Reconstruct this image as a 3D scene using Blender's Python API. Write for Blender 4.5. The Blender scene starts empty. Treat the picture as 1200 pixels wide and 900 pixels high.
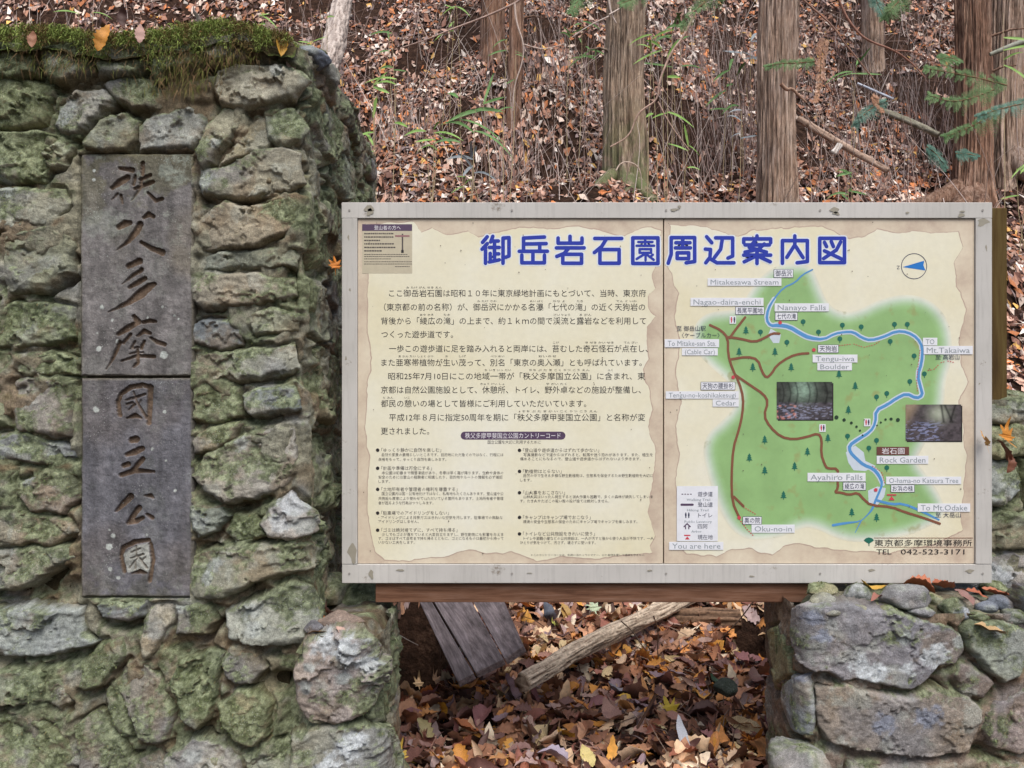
import bpy, math, random
import numpy as np
from mathutils import Vector, Matrix, geometry

random.seed(7)
rng = np.random.default_rng(7)
S = bpy.context.scene
C = S.collection

# ------------------------------------------------------------------ camera
EYE = 1.45
cam_d = bpy.data.cameras.new('camera')
cam = bpy.data.objects.new('camera', cam_d)
C.objects.link(cam)
cam.location = (0, 0, EYE)
cam.rotation_euler = (math.radians(90), 0, 0)
cam_d.sensor_width = 36
cam_d.lens = 30
cam_d.clip_start = 0.05
cam_d.clip_end = 500
S.camera = cam

# ------------------------------------------------------------------ sky and sun
SUN_EL, SUN_AZ = math.radians(56), math.radians(166)      # high behind the camera
w = bpy.data.worlds.new('World')
S.world = w
w.use_nodes = True
nt = w.node_tree
nt.nodes.clear()
sky = nt.nodes.new('ShaderNodeTexSky')
sky.sky_type = 'NISHITA'
sky.sun_disc = False
sky.sun_elevation = SUN_EL
sky.sun_rotation = SUN_AZ
sky.air_density = 1.0
sky.dust_density = 4.0
sky.ozone_density = 1.0
bg = nt.nodes.new('ShaderNodeBackground')
bg.inputs['Strength'].default_value = 0.125
ow = nt.nodes.new('ShaderNodeOutputWorld')
nt.links.new(sky.outputs[0], bg.inputs[0])
nt.links.new(bg.outputs[0], ow.inputs[0])
sd = bpy.data.lights.new('sun', 'SUN')
sd.energy = 2.7
sd.angle = math.radians(40)
sd.color = (1.0, 0.97, 0.92)
so = bpy.data.objects.new('sun', sd)
C.objects.link(so)
dirv = Vector((math.sin(SUN_AZ) * math.cos(SUN_EL), math.cos(SUN_AZ) * math.cos(SUN_EL), math.sin(SUN_EL)))
so.rotation_euler = dirv.to_track_quat('Z', 'Y').to_euler()
S.view_settings.view_transform = 'Standard'
S.view_settings.look = 'None'
S.view_settings.exposure = 0.08
S.view_settings.gamma = 1.0

# ------------------------------------------------------------------ maths helpers
F = 1000.0
def px(x, y, D):                       # a point seen at (x, y) standing at distance D
    return np.array([(x - 600) / F * D, D, (450 - y) / F * D + EYE])

def sm(a, b, x):
    t = np.clip((x - a) / (b - a), 0, 1)
    return t * t * (3 - 2 * t)

def _h(ix, iy, iz, seed):
    n = (ix * 374761393 + iy * 668265263 + iz * 2147483647 + seed * 974711) & 0xffffffff
    n = ((n ^ (n >> 13)) * 1274126177) & 0xffffffff
    n = ((n ^ (n >> 16)) * 2246822519) & 0xffffffff
    return ((n ^ (n >> 15)) & 0xffffff) / 16777215.0

def noise(p, seed=0):                  # value noise 0..1 on (N,3) or (N,2)
    p = np.asarray(p, float)
    if p.shape[1] == 2:
        p = np.column_stack([p, np.zeros(len(p))])
    i = np.floor(p).astype(np.int64)
    f = p - i
    u = f * f * f * (f * (f * 6 - 15) + 10)
    r = 0
    for dx in (0, 1):
        wx = u[:, 0] if dx else 1 - u[:, 0]
        for dy in (0, 1):
            wy = u[:, 1] if dy else 1 - u[:, 1]
            for dz in (0, 1):
                wz = u[:, 2] if dz else 1 - u[:, 2]
                r = r + wx * wy * wz * _h(i[:, 0] + dx, i[:, 1] + dy, i[:, 2] + dz, seed)
    return r

def fbm(p, oct=4, seed=0, gain=.5):
    p = np.asarray(p, float)
    a, s, t = 1.0, 0.0, 0.0
    for k in range(oct):
        s = s + a * noise(p * 2.03 ** k + 17.3 * k, seed + k)
        t += a
        a *= gain
    return s / t

def srgb(*c):                          # 0..255 display value -> linear
    c = np.array(c, float) / 255
    return np.where(c < .04045, c / 12.92, ((c + .055) / 1.055) ** 2.4)

# ------------------------------------------------------------------ object helpers
WL = {}
def thing(name, label, cat, loc=(0, 0, 0), group=None, kind=None):
    o = bpy.data.objects.new(name, None)
    o.empty_display_size = .1
    C.objects.link(o)
    o.location = loc
    WL[o] = Vector(loc)
    tag(o, label, cat, group, kind)
    return o

def tag(o, label=None, cat=None, group=None, kind=None):
    if label: o['label'] = label
    if cat: o['category'] = cat
    if group: o['group'] = group
    if kind: o['kind'] = kind
    return o

def mesh_np(name, v, f, cols=None, smooth=True, quads=None):
    """v (N,3); f (M,3) or (M,4) int array; cols (N,3) linear"""
    me = bpy.data.meshes.new(name)
    v = np.asarray(v, np.float32)
    f = np.asarray(f, np.int32)
    k = f.shape[1]
    me.vertices.add(len(v))
    me.vertices.foreach_set('co', v.ravel())
    me.loops.add(f.size)
    me.loops.foreach_set('vertex_index', f.ravel())
    me.polygons.add(len(f))
    me.polygons.foreach_set('loop_start', np.arange(0, f.size, k, dtype=np.int32))
    me.polygons.foreach_set('use_smooth', np.full(len(f), smooth))
    if cols is not None:
        a = me.color_attributes.new('Col', 'FLOAT_COLOR', 'POINT')
        a.data.foreach_set('color', np.column_stack([cols, np.ones(len(v))]).astype(np.float32).ravel())
    me.update(calc_edges=True)
    return me

def put(name, v, f, mat, parent=None, cols=None, smooth=True):
    """link one mesh object; v in world space, origin moved to the mesh's middle"""
    v = np.asarray(v, float)
    c = (v.min(0) + v.max(0)) / 2
    if isinstance(f, np.ndarray):
        me = mesh_np(name, v - c, f, cols, smooth)
    else:
        me = bpy.data.meshes.new(name)
        me.from_pydata((v - c).tolist(), [], [list(map(int, q)) for q in f])
        if smooth:
            me.polygons.foreach_set('use_smooth', [True] * len(me.polygons))
        if cols is not None:
            a = me.color_attributes.new('Col', 'FLOAT_COLOR', 'POINT')
            a.data.foreach_set('color', np.column_stack([cols, np.ones(len(v))]).astype(np.float32).ravel())
    me.materials.append(mat)
    o = bpy.data.objects.new(name, me)
    C.objects.link(o)
    c = Vector(c)
    WL[o] = c
    if parent is not None:
        o.parent = parent
        o.location = c - WL[parent]
    else:
        o.location = c
    return o

def join(parts):
    """[(v,f)] or [(v,f,c)] same face arity -> one"""
    vs, fs, cs, n = [], [], [], 0
    for p in parts:
        vs.append(p[0]); fs.append(np.asarray(p[1]) + n); n += len(p[0])
        if len(p) > 2: cs.append(p[2])
    return np.concatenate(vs), np.concatenate(fs), (np.concatenate(cs) if cs else None)

def grid_faces(nu, nv, close_u=False):
    a = np.arange(nu * nv).reshape(nu, nv)
    if close_u:
        a = np.vstack([a, a[:1]])
    return np.stack([a[:-1, :-1], a[1:, :-1], a[1:, 1:], a[:-1, 1:]], -1).reshape(-1, 4)

def box(x0, x1, y0, y1, z0, z1):
    v = np.array([(x, y, z) for x in (x0, x1) for y in (y0, y1) for z in (z0, z1)], float)
    f = np.array([(0, 1, 3, 2), (4, 6, 7, 5), (0, 4, 5, 1), (2, 3, 7, 6), (0, 2, 6, 4), (1, 5, 7, 3)])
    return v, f

def bevel_obj(o, wd, seg=2):
    m = o.modifiers.new('bevel', 'BEVEL')
    m.width = wd; m.segments = seg; m.limit_method = 'ANGLE'

# ------------------------------------------------------------------ materials
def mat(name, rough=.85, spec=.3):
    m = bpy.data.materials.new(name)
    m.use_nodes = True
    b = m.node_tree.nodes['Principled BSDF']
    b.inputs['Roughness'].default_value = rough
    b.inputs['Specular IOR Level'].default_value = spec
    return m, m.node_tree, b

def N(nt, t, **kw):
    n = nt.nodes.new(t)
    for k, v in kw.items():
        if k in n.inputs: n.inputs[k].default_value = v
        else: setattr(n, k, v)
    return n

def ramp(nt, fac, stops, interp='LINEAR'):
    r = nt.nodes.new('ShaderNodeValToRGB')
    r.color_ramp.interpolation = interp
    e = r.color_ramp.elements
    while len(e) < len(stops): e.new(.5)
    for q, (p, c) in zip(e, stops):
        q.position = p
        c = (c, c, c) if np.isscalar(c) else c
        q.color = (float(c[0]), float(c[1]), float(c[2]), 1)
    nt.links.new(fac, r.inputs[0])
    return r.outputs[0]

def mul(nt, a, b, f=1.0, mode='MULTIPLY'):
    n = nt.nodes.new('ShaderNodeMix')
    n.data_type = 'RGBA'; n.blend_type = mode
    if isinstance(f, (int, float)): n.inputs[0].default_value = f
    else: nt.links.new(f, n.inputs[0])
    for s, i in ((a, 6), (b, 7)):
        if hasattr(s, 'node'): nt.links.new(s, n.inputs[i])
        else: n.inputs[i].default_value = (*[float(q) for q in s], 1)
    return n.outputs[2]

def coords(nt, scale=(1, 1, 1), obj=True):
    tc = nt.nodes.new('ShaderNodeTexCoord')
    mp = nt.nodes.new('ShaderNodeMapping')
    mp.inputs['Scale'].default_value = scale
    nt.links.new(tc.outputs['Object'], mp.inputs[0])
    return mp.outputs[0]

def noise_n(nt, vec, scale, detail=5, rough=.6):
    n = nt.nodes.new('ShaderNodeTexNoise')
    n.inputs['Scale'].default_value = scale
    n.inputs['Detail'].default_value = detail
    n.inputs['Roughness'].default_value = rough
    nt.links.new(vec, n.inputs['Vector'])
    return n.outputs['Fac']

def bump(nt, b, h, strength, dist, prev=None):
    n = nt.nodes.new('ShaderNodeBump')
    n.inputs['Strength'].default_value = strength
    n.inputs['Distance'].default_value = dist
    nt.links.new(h, n.inputs['Height'])
    if prev is not None: nt.links.new(prev, n.inputs['Normal'])
    if b is not None: nt.links.new(n.outputs[0], b.inputs['Normal'])
    return n.outputs[0]

def vcol(nt):
    a = nt.nodes.new('ShaderNodeVertexColor')
    a.layer_name = 'Col'
    return a.outputs[0]

def stone_mat(name, lo=.5, hi=1.5, bs=.7, rough=.9, speck=True, fine=420):
    m, t, b = mat(name, rough, .25)
    v = coords(t)
    c = vcol(t)
    n1 = noise_n(t, v, 70, 6, .7)
    n2 = noise_n(t, v, fine, 3, .7)
    c = mul(t, c, ramp(t, n1, [(.28, lo), (.5, .98), (.72, hi)]))
    c = mul(t, c, ramp(t, n2, [(.3, .58), (.5, 1.0), (.7, 1.42)]))
    if speck:
        vo = t.nodes.new('ShaderNodeTexVoronoi')
        vo.inputs['Scale'].default_value = 160
        t.links.new(v, vo.inputs['Vector'])
        n3 = noise_n(t, v, 9, 3, .6)
        s = ramp(t, vo.outputs['Distance'], [(.0, 1.0), (.16, 1.0), (.22, 0.0)])
        s2 = ramp(t, n3, [(.52, 0.), (.62, .55)])
        c = mul(t, c, srgb(190, 195, 190), mul(t, s, s2), 'MIX')
    t.links.new(c, b.inputs['Base Color'])
    p = bump(t, None, n1, bs, .012)
    bump(t, b, n2, bs * .8, .004, p)
    return m

def flat_mat(name, col, rough=.5, var=.08, scale=30, spec=.4):
    m, t, b = mat(name, rough, spec)
    v = coords(t)
    c = mul(t, col, ramp(t, noise_n(t, v, scale, 6, .65), [(.3, 1 - var), (.7, 1 + var)]))
    t.links.new(c, b.inputs['Base Color'])
    return m

M_STONE = stone_mat('weathered_stone', .68, 1.34, .6)
M_MORTAR = stone_mat('earthy_mortar', .45, 1.4, .8, .95, False)
M_SLAB = stone_mat('slate_slab', .66, 1.34, .4, .85, True, 600)
M_ROCK = stone_mat('loose_rock', .6, 1.4, .6)

def leafy(name, trans=.25, rough=.6):
    m, t, b = mat(name, rough, .3)
    return m, t, b

def blade_mat(name, c1, c2, rough=.55):
    m, t, b = mat(name, rough, .3)
    v = coords(t)
    c = ramp(t, noise_n(t, v, 12, 3), [(.3, c1), (.7, c2)])
    t.links.new(c, b.inputs['Base Color'])
    return m

M_MOSS = None
def moss_mat():
    m, t, b = mat('moss_strands', .9, .1)
    t.links.new(vcol(t), b.inputs['Base Color'])
    return m
M_MOSS = moss_mat()

def vcol_mat(name, rough=.6, spec=.3, sc=60, lo=.75, hi=1.25):
    m, t, b = mat(name, rough, spec)
    v = coords(t)
    c = mul(t, vcol(t), ramp(t, noise_n(t, v, sc, 4), [(.3, lo), (.7, hi)]))
    t.links.new(c, b.inputs['Base Color'])
    return m
M_LITTER = vcol_mat('leaf_litter', .62, .3)
M_TWIG = vcol_mat('dry_twigs', .8, .2)

def leaf_single():
    m, t, b = mat('dead_leaf', .5, .35)
    oi = t.nodes.new('ShaderNodeObjectInfo')
    pal = [(138, 98, 82), (178, 124, 92), (150, 116, 110), (200, 142, 88), (120, 86, 80), (206, 176, 148), (164, 128, 116),
           (210, 148, 74), (182, 154, 148), (152, 96, 76), (214, 190, 146), (146, 124, 130), (178, 132, 116), (106, 78, 72), (170, 140, 128), (150, 104, 104)]
    c = ramp(t, oi.outputs['Random'], [(i / len(pal), srgb(*p)) for i, p in enumerate(pal)], 'CONSTANT')
    v = coords(t)
    c = mul(t, c, ramp(t, noise_n(t, v, 45, 5), [(.3, .6), (.7, 1.3)]))
    t.links.new(c, b.inputs['Base Color'])
    bump(t, b, noise_n(t, v, 160, 3), .3, .002)
    return m
M_LEAF = leaf_single()

def leaf_col(name, col, rough=.5):
    m, t, b = mat(name, rough, .35)
    v = coords(t)
    c = mul(t, srgb(*col), ramp(t, noise_n(t, v, 60, 5), [(.3, .62), (.7, 1.25)]))
    t.links.new(c, b.inputs['Base Color'])
    bump(t, b, noise_n(t, v, 160, 3), .3, .002)
    return m

def bark_mat(name, c1, c2, c3, sc=1.0, moss=None):
    m, t, b = mat(name, .9, .15)
    n1 = noise_n(t, coords(t, (34 * sc, 34 * sc, 2.4 * sc)), 1.0, 8, .7)
    n3 = noise_n(t, coords(t, (120, 120, 14)), 1.0, 5, .7)
    v2 = coords(t)
    n2 = noise_n(t, v2, 3.0, 3)
    c = ramp(t, n1, [(.34, c1), (.47, c2), (.66, c3)])
    c = mul(t, c, ramp(t, n3, [(.3, .55), (.5, 1.0), (.7, 1.35)]))
    c = mul(t, c, ramp(t, n2, [(.3, (.78, .8, .84)), (.7, (1.2, 1.16, 1.1))]))
    c = mul(t, c, vcol(t))
    if moss is not None:
        sx = t.nodes.new('ShaderNodeSeparateXYZ')
        tc = t.nodes.new('ShaderNodeNewGeometry')
        t.links.new(tc.outputs['Position'], sx.inputs[0])
        mr = t.nodes.new('ShaderNodeMapRange')
        mr.inputs['From Min'].default_value = moss[1]; mr.inputs['From Max'].default_value = moss[0]
        t.links.new(sx.outputs['Z'], mr.inputs['Value'])
        ml = t.nodes.new('ShaderNodeMath'); ml.operation = 'MULTIPLY'
        t.links.new(mr.outputs[0], ml.inputs[0])
        t.links.new(ramp(t, noise_n(t, v2, 7, 5), [(.36, 0.), (.52, .9)]), ml.inputs[1])
        c = mul(t, c, srgb(112, 124, 84), ml.outputs[0], 'MIX')
    t.links.new(c, b.inputs['Base Color'])
    p = bump(t, None, n1, .9, .03)
    bump(t, b, n3, .7, .01, p)
    return m
M_BARK = bark_mat('cedar_bark', srgb(98, 82, 72), srgb(150, 132, 117), srgb(194, 178, 162), moss=(3.35, 4.3))
M_BARKP = bark_mat('plain_cedar_bark', srgb(104, 84, 74), srgb(160, 138, 124), srgb(206, 188, 176))
M_BARK2 = bark_mat('reddish_cedar_bark', srgb(84, 62, 54), srgb(138, 108, 92), srgb(180, 154, 138))
M_LOG = vcol_mat('weathered_log', .9, .15, 90, .6, 1.35)

# ------------------------------------------------------------------ the ground
def pit(x, y):
    # the black hollow beside the footing and under the planks, and a smaller one by the right block
    a = 1.1 * (1 - sm(.75, 1.15, np.sqrt(((x + .50) / .26) ** 2 + ((y - 3.78) / .62) ** 2)))
    b = .7 * (1 - sm(.7, 1.15, np.sqrt(((x - 1.12) / .13) ** 2 + ((y - 3.72) / .42) ** 2)))
    return a + b

def th(x, y):
    x = np.asarray(x, float); y = np.asarray(y, float)
    y2 = y + .25 * np.sin(x * .9 + 1.0) * sm(5, 8, y)
    s = .8 * y2 - 4.95
    fl = -1.2 - .25 * (1 - sm(1.7, 2.4, y))
    k = .25
    h = fl + k * np.logaddexp(0, (s - fl) / k)
    p = np.column_stack([x.ravel(), y.ravel()])
    a = sm(5, 9, y)
    h = h + ((fbm(p * .9, 3, 3) - .5).reshape(x.shape)) * (.14 + .6 * a) + ((fbm(p * 3.1, 3, 5) - .5).reshape(x.shape)) * (.08 + .12 * a)
    h = h - pit(x, y)
    for hx, hy in ((-1.1 + 2.6, 8.8), (2.0, 9.4), (3.5, 9.2), (-1.8, 10.0), (.45, 10.8), (-2.9, 12.4)):
        h = h - .35 * np.exp(-((x - hx) ** 2 / .12 + (y - hy) ** 2 / .10))
    return h + EYE

gx = np.concatenate([np.linspace(-60, -9, 30)[:-1], np.linspace(-9, -1.5, 80)[:-1], np.linspace(-1.5, 1.8, 110)[:-1], np.linspace(1.8, 12, 110), np.linspace(12, 60, 30)[1:]])
gy = np.concatenate([np.linspace(-15, 1.5, 25)[:-1], np.linspace(1.5, 5, 120)[:-1], np.linspace(5, 16, 150), np.linspace(16, 80, 60)[1:]])
GX, GY = np.meshgrid(gx, gy, indexing='ij')
GZ = th(GX, GY)
gm, t_, b_ = mat('forest_soil', .95, .1)
v_ = coords(t_)
c_ = ramp(t_, noise_n(t_, v_, 14, 8, .75), [(.3, srgb(30, 22, 18)), (.5, srgb(58, 42, 34)), (.7, srgb(96, 74, 62))])
t_.links.new(c_, b_.inputs['Base Color'])
bump(t_, b_, noise_n(t_, v_, 22, 6, .7), .8, .05)
ground = put('forest_floor', np.column_stack([GX.ravel(), GY.ravel(), GZ.ravel()]), grid_faces(len(gx), len(gy)), gm)
tag(ground, 'steep forest floor of dark soil covered in fallen leaves', kind='structure')

def th1(x, y): return float(th(np.array([float(x)]), np.array([float(y)]))[0])

# ------------------------------------------------------------------ relief masonry
def poly_sd(q, poly):
    """signed distance (inside positive) of points q (N,2) to polygon"""
    P = np.asarray(poly, float)
    A, B = P, np.roll(P, -1, 0)
    best = np.full(len(q), 1e9)
    ins = np.zeros(len(q), bool)
    for a, b in zip(A, B):
        ab = b - a
        t = np.clip(((q - a) @ ab) / max(ab @ ab, 1e-12), 0, 1)
        d = np.hypot(*(q - a - t[:, None] * ab).T)
        best = np.minimum(best, d)
        c = ((a[1] > q[:, 1]) != (b[1] > q[:, 1]))
        with np.errstate(divide='ignore', invalid='ignore'):
            xi = (b[0] - a[0]) * (q[:, 1] - a[1]) / (b[1] - a[1]) + a[0]
        ins ^= c & (q[:, 0] < xi)
    return np.where(ins, best, -best)

class Face:
    """two vertical walls meeting at a rounded corner, unrolled to (s, z)"""
    def __init__(self, corner, d1, d2, r=.045):
        self.c = np.array(corner, float); self.d1 = np.array(d1, float); self.d2 = np.array(d2, float); self.r = r
    def pos(self, s, z, h):
        s = np.asarray(s, float)
        r = self.r
        n1 = np.array([self.d1[1], -self.d1[0]]); n2 = np.array([self.d2[1], -self.d2[0]])
        t = np.clip((s + r) / (2 * r), 0, 1)[:, None]
        a = self.c - self.d1 * r; b = self.c + self.d2 * r
        bz = (1 - t) ** 2 * a + 2 * t * (1 - t) * self.c + t ** 2 * b
        p = bz + np.where(s < -r, s + r, 0)[:, None] * self.d1 + np.where(s > r, s - r, 0)[:, None] * self.d2
        tt = t * t * (3 - 2 * t)
        n = n1 * (1 - tt) + n2 * tt
        n /= np.linalg.norm(n, axis=1)[:, None]
        # the back part of the side wall leans and narrows a little
        p = p + n * np.asarray(h)[:, None]
        return np.column_stack([p, z])
    def unproj(self, x, y):
        """the wall point seen at (x, y) in the photograph"""
        u = np.array([(x - 600) / F, 1.0])
        out = []
        for k, d in ((0, self.d1), (1, self.d2)):
            n = np.array([d[1], -d[0]])
            den = u @ n
            if abs(den) < 1e-6: continue
            D = (self.c @ n) / den
            if D <= 0: continue
            s = (u * D - self.c) @ d
            ok = s <= 1e-6 if k == 0 else s >= -1e-6
            if ok: out.append((D, s))
        if not out: return None
        D, s = min(out)
        return s, (450 - y) / F * D + EYE

TYPES = {  # base colour, moss amount
    'g': ((132, 132, 118), .44), 'm': ((126, 124, 100), .70), 'b': ((134, 137, 140), .30), 'r': ((128, 120, 110), .38),
    'w': ((166, 168, 170), .18), 't': ((144, 134, 112), .34), 'd': ((100, 105, 114), .08), 's': ((142, 140, 130), .24),
    'k': ((96, 100, 82), .85)}
MOSS_C = srgb(84, 96, 52)
MOSS_D = srgb(54, 62, 34)
fuzz_pts = []

def colour(P, nrm_z, base, moss, seed, edge=None):
    """per-vertex stone colour: stain, lichen and moss patches that belong to the surface"""
    n = len(P)
    nrm_z = np.asarray(nrm_z) * np.ones(n)
    b = srgb(*base) * 1.34
    col = np.tile(b, (n, 1))
    a = fbm(P * 9 + seed * 3.1, 4, seed)
    bb = fbm(P * 34 + seed, 5, seed + 9, .62)
    col = col * (.55 + .95 * bb)[:, None]
    col = col * (1 + (fbm(P * 5 + 70, 3, 19) - .5)[:, None] * np.array([.28, .14, -.14]))
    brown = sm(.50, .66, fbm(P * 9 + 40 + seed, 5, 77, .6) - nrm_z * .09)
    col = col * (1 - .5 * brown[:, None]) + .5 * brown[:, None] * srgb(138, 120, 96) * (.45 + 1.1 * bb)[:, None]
    lich = sm(.57, .68, fbm(P * 17 + 90, 5, 31, .62) + nrm_z * .03) * (1 - moss * .5) * (moss > -1)
    col = col * (1 - .5 * lich[:, None]) + .5 * lich[:, None] * srgb(166, 172, 164)
    blue = sm(.56, .70, fbm(P * 7 + 13, 4, 41) + nrm_z * .03) * .45
    col = col * (1 - blue[:, None]) + blue[:, None] * srgb(128, 131, 138) * (.5 + 1.0 * bb)[:, None]
    m = sm(.52, .66, fbm(P * 9 + 5, 5, 55, .6) + (moss - .42) * .34 + nrm_z * .13 + (fbm(P * 70, 3, 8) - .5) * .22)
    fr = fbm(P * 80, 4, 12, .65)
    mc = srgb(74, 84, 56) + (srgb(146, 156, 124) - srgb(74, 84, 56)) * sm(.32, .72, fr)[:, None]
    mc = mc * (.7 + .6 * a)[:, None]
    col = col * (1 - .85 * m[:, None]) + .85 * m[:, None] * mc
    return np.clip(col, .004, .9), m

ALLPOLY = {}
HOLD = {}
LICH = {}
def stone(face, poly, typ, parent, p=.03, wd=.02, step=.0030, px_poly=True, name='stone', warp=.0045, tilt=None, rgh=1.0):
    seed = int(rng.integers(1, 9999))
    r = np.random.default_rng(seed)
    q = np.array([a for a in (face.unproj(*a) for a in poly) if a is not None])
    cen = q.mean(0)
    q = cen + (q - cen) * 1.0 + (q - cen) / (np.linalg.norm(q - cen, axis=1)[:, None] + 1e-9) * .007
    ALLPOLY.setdefault(face, []).append(q)
    lo, hi = q.min(0) - .012, q.max(0) + .012
    nu, nv = int((hi[0] - lo[0]) / step) + 2, int((hi[1] - lo[1]) / step) + 2
    U, V = np.meshgrid(np.linspace(lo[0], hi[0], nu), np.linspace(lo[1], hi[1], nv), indexing='ij')
    Q = np.column_stack([U.ravel(), V.ravel()])
    wq = Q + (np.column_stack([fbm(Q * 26, 4, seed, .6), fbm(Q * 26 + 50, 4, seed + 1, .6)]) - .5) * 4.2 * warp
    d = poly_sd(wq, q)
    size = (hi - lo) / 2
    p = p * .74
    wd = wd * .62 + .002
    t = np.clip(d / wd, -1, 1)
    prof = np.where(t > 0, 1 - (1 - t) ** 2.6, t * 2)
    h = -.012 + (p + .012) * prof
    for k in range(6):                                   # big chipped flanks
        an = r.uniform(0, 2 * math.pi); sl = r.uniform(.08, .5) * (.3 + .7 * rgh); g = np.array([math.cos(an), math.sin(an)])
        reach = abs(g[0]) * size[0] + abs(g[1]) * size[1]
        h = np.minimum(h, p - sl * ((Q - cen) @ g - r.uniform(.2, .8) * reach) + r.uniform(0, .006))
    tl = tilt if tilt is not None else (r.normal(0, .06), r.normal(-.12, .07))
    h = h + ((Q - cen) @ np.array(tl)) * sm(0, .03, d)
    amp = sm(-.002, .010, d)
    # fractured faces: every cell of a warped mosaic has its own slant and set-back
    for cs, am, sl in ((.075, .0028, .13),):
        nc = max(4, int(size[0] * size[1] * 4 / cs ** 2))
        pts = np.column_stack([r.uniform(lo[0], hi[0], nc), r.uniform(lo[1], hi[1], nc)])
        wv = Q + (np.column_stack([fbm(Q * 50, 3, seed + 21), fbm(Q * 50 + 9, 3, seed + 22)]) - .5) * cs * .9
        asp = np.array([.75, 1.35])
        dd = np.full(len(Q), 1e9); idx_ = np.zeros(len(Q), int)
        for k, c_ in enumerate(pts):
            dk = (((wv - c_) * asp) ** 2).sum(1)
            b_ = dk < dd; dd[b_] = dk[b_]; idx_[b_] = k
        off = r.normal(0, am, nc); gr = r.normal(0, sl * rgh, (nc, 2))
        h = h + (off[idx_] + ((wv - pts[idx_]) * gr[idx_]).sum(1)) * amp
    th0 = r.uniform(-.4, .4)
    rot = np.array([[math.cos(th0), -math.sin(th0)], [math.sin(th0), math.cos(th0)]])
    h = h + (fbm((Q @ rot) * np.array([14, 90]), 4, seed + 5, .6) - .5) * .008 * amp * rgh * r.uniform(.2, 1.3)
    h = h + (fbm(Q * 14, 3, seed + 2) - .5) * .010 * amp * rgh + (fbm(Q * 60, 5, seed + 3, .68) - .5) * .0042 * amp * (.4 + .6 * rgh)
    keep = d > -.007
    P = face.pos(Q[:, 0], Q[:, 1], h)
    G = grid_faces(nu, nv)
    G = G[keep[G].all(1)]
    used = np.unique(G)
    if len(used) < 12: return None
    idx = -np.ones(len(Q), int); idx[used] = np.arange(len(used))
    H = h.reshape(nu, nv)
    nz = -np.clip(np.gradient(H, axis=1) / ((hi[1] - lo[1]) / (nv - 1)), -1.0, 1.0)
    nz = nz.ravel() + .5 * ((Q[:, 1] - cen[1]) / size[1])
    base, moss = TYPES[typ]; moss = moss + .06
    if face is LF: base = np.array(base) * .58 + np.array([116, 117, 102]) * .42; moss += .05
    bj = np.clip(np.array(base) * r.uniform(.88, 1.14) + r.normal(0, 2, 3), 20, 220)
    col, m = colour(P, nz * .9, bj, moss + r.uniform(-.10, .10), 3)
    for (lx, ly, lr, lc) in LICH.get(face, []):
        c2 = np.array(face.unproj(lx, ly)); dd_ = np.hypot(*(Q - c2).T) / (lr * .0022)
        if dd_.min() > 1: continue
        wl = (.8 if face is LF else 1) * (sm(1.0, .5, dd_ + (fbm(Q * 55, 5, 15, .65) - .5) * 1.6) * .85)[:, None]
        col = col * (1 - wl) + wl * srgb(*lc) * (.7 + .6 * fbm(Q * 120, 3, 16))[:, None]
    e = (1 - sm(-.002, .006, d)) * .45
    col = col * (1 - e[:, None]) + e[:, None] * srgb(92, 76, 54)
    o = put(name, P[used], idx[G], M_STONE, parent, col[used])
    mk = used[(m[used] > .6) & (d[used] > 0)]
    if len(mk): fuzz_pts.append((P[mk], m[mk], parent))
    return o

def mortar(face, s0, s1, z0, z1, parent, step=.005, base=(126, 124, 108), moss=.60, recess=None, nm='mortar'):
    nu, nv = int((s1 - s0) / step) + 2, int((z1 - z0) / step) + 2
    U, V = np.meshgrid(np.linspace(s0, s1, nu), np.linspace(z0, z1, nv), indexing='ij')
    Q = np.column_stack([U.ravel(), V.ravel()])
    n1 = fbm(Q * 10, 4, 2)
    # mortar lies thick over the joints and is washed out in hollows, mostly just below a stone
    below = np.zeros(len(Q)); near = np.full(len(Q), 1e9)
    for q in ALLPOLY.get(face, []):
        lo, hi = q.min(0) - .06, q.max(0) + .06
        k = np.where((Q[:, 0] > lo[0]) & (Q[:, 0] < hi[0]) & (Q[:, 1] > lo[1]) & (Q[:, 1] < hi[1]))[0]
        if not len(k): continue
        d = poly_sd(Q[k], q); near[k] = np.minimum(near[k], -d)
        below[k] = np.maximum(below[k], sm(-.008, .008, poly_sd(Q[k] + np.array([0, .022]), q)))
    below *= sm(-.004, .006, near)
    h = .0150 + (n1 - .5) * .020 + (fbm(Q * 45, 5, 3, .62) - .5) * .014
    h = h + .004 * sm(.02, .0, near) - .020 * sm(.010, .0, near) * sm(.40, .56, fbm(Q * 13 + 31, 4, 23))
    h = h - below * sm(.42, .58, fbm(Q * 9 + 11, 3, 25)) * .032 - sm(.60, .70, fbm(Q * 8 + 3, 4, 21)) * .02
    if recess is not None: h = recess(Q, h)
    if face in HOLD: h = np.where(poly_sd(Q, HOLD[face]) > .004, -.03, h)
    P = face.pos(Q[:, 0], Q[:, 1], h)
    H = h.reshape(nu, nv)
    nz = -np.clip(np.gradient(H, axis=1) / step, -1, 1).ravel()
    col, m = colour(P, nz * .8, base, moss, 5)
    bb = fbm(P * 30 + 3, 5, 91, .62)
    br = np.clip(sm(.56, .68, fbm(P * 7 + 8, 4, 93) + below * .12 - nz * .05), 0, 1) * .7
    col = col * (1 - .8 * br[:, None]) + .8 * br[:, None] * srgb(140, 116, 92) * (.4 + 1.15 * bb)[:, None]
    mk = np.where((m * (1 - br) > .6) & (near > .004))[0]
    if len(mk): fuzz_pts.append((P[mk], m[mk], parent))
    return put(nm, P, grid_faces(nu, nv), M_MORTAR, parent, col)

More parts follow.
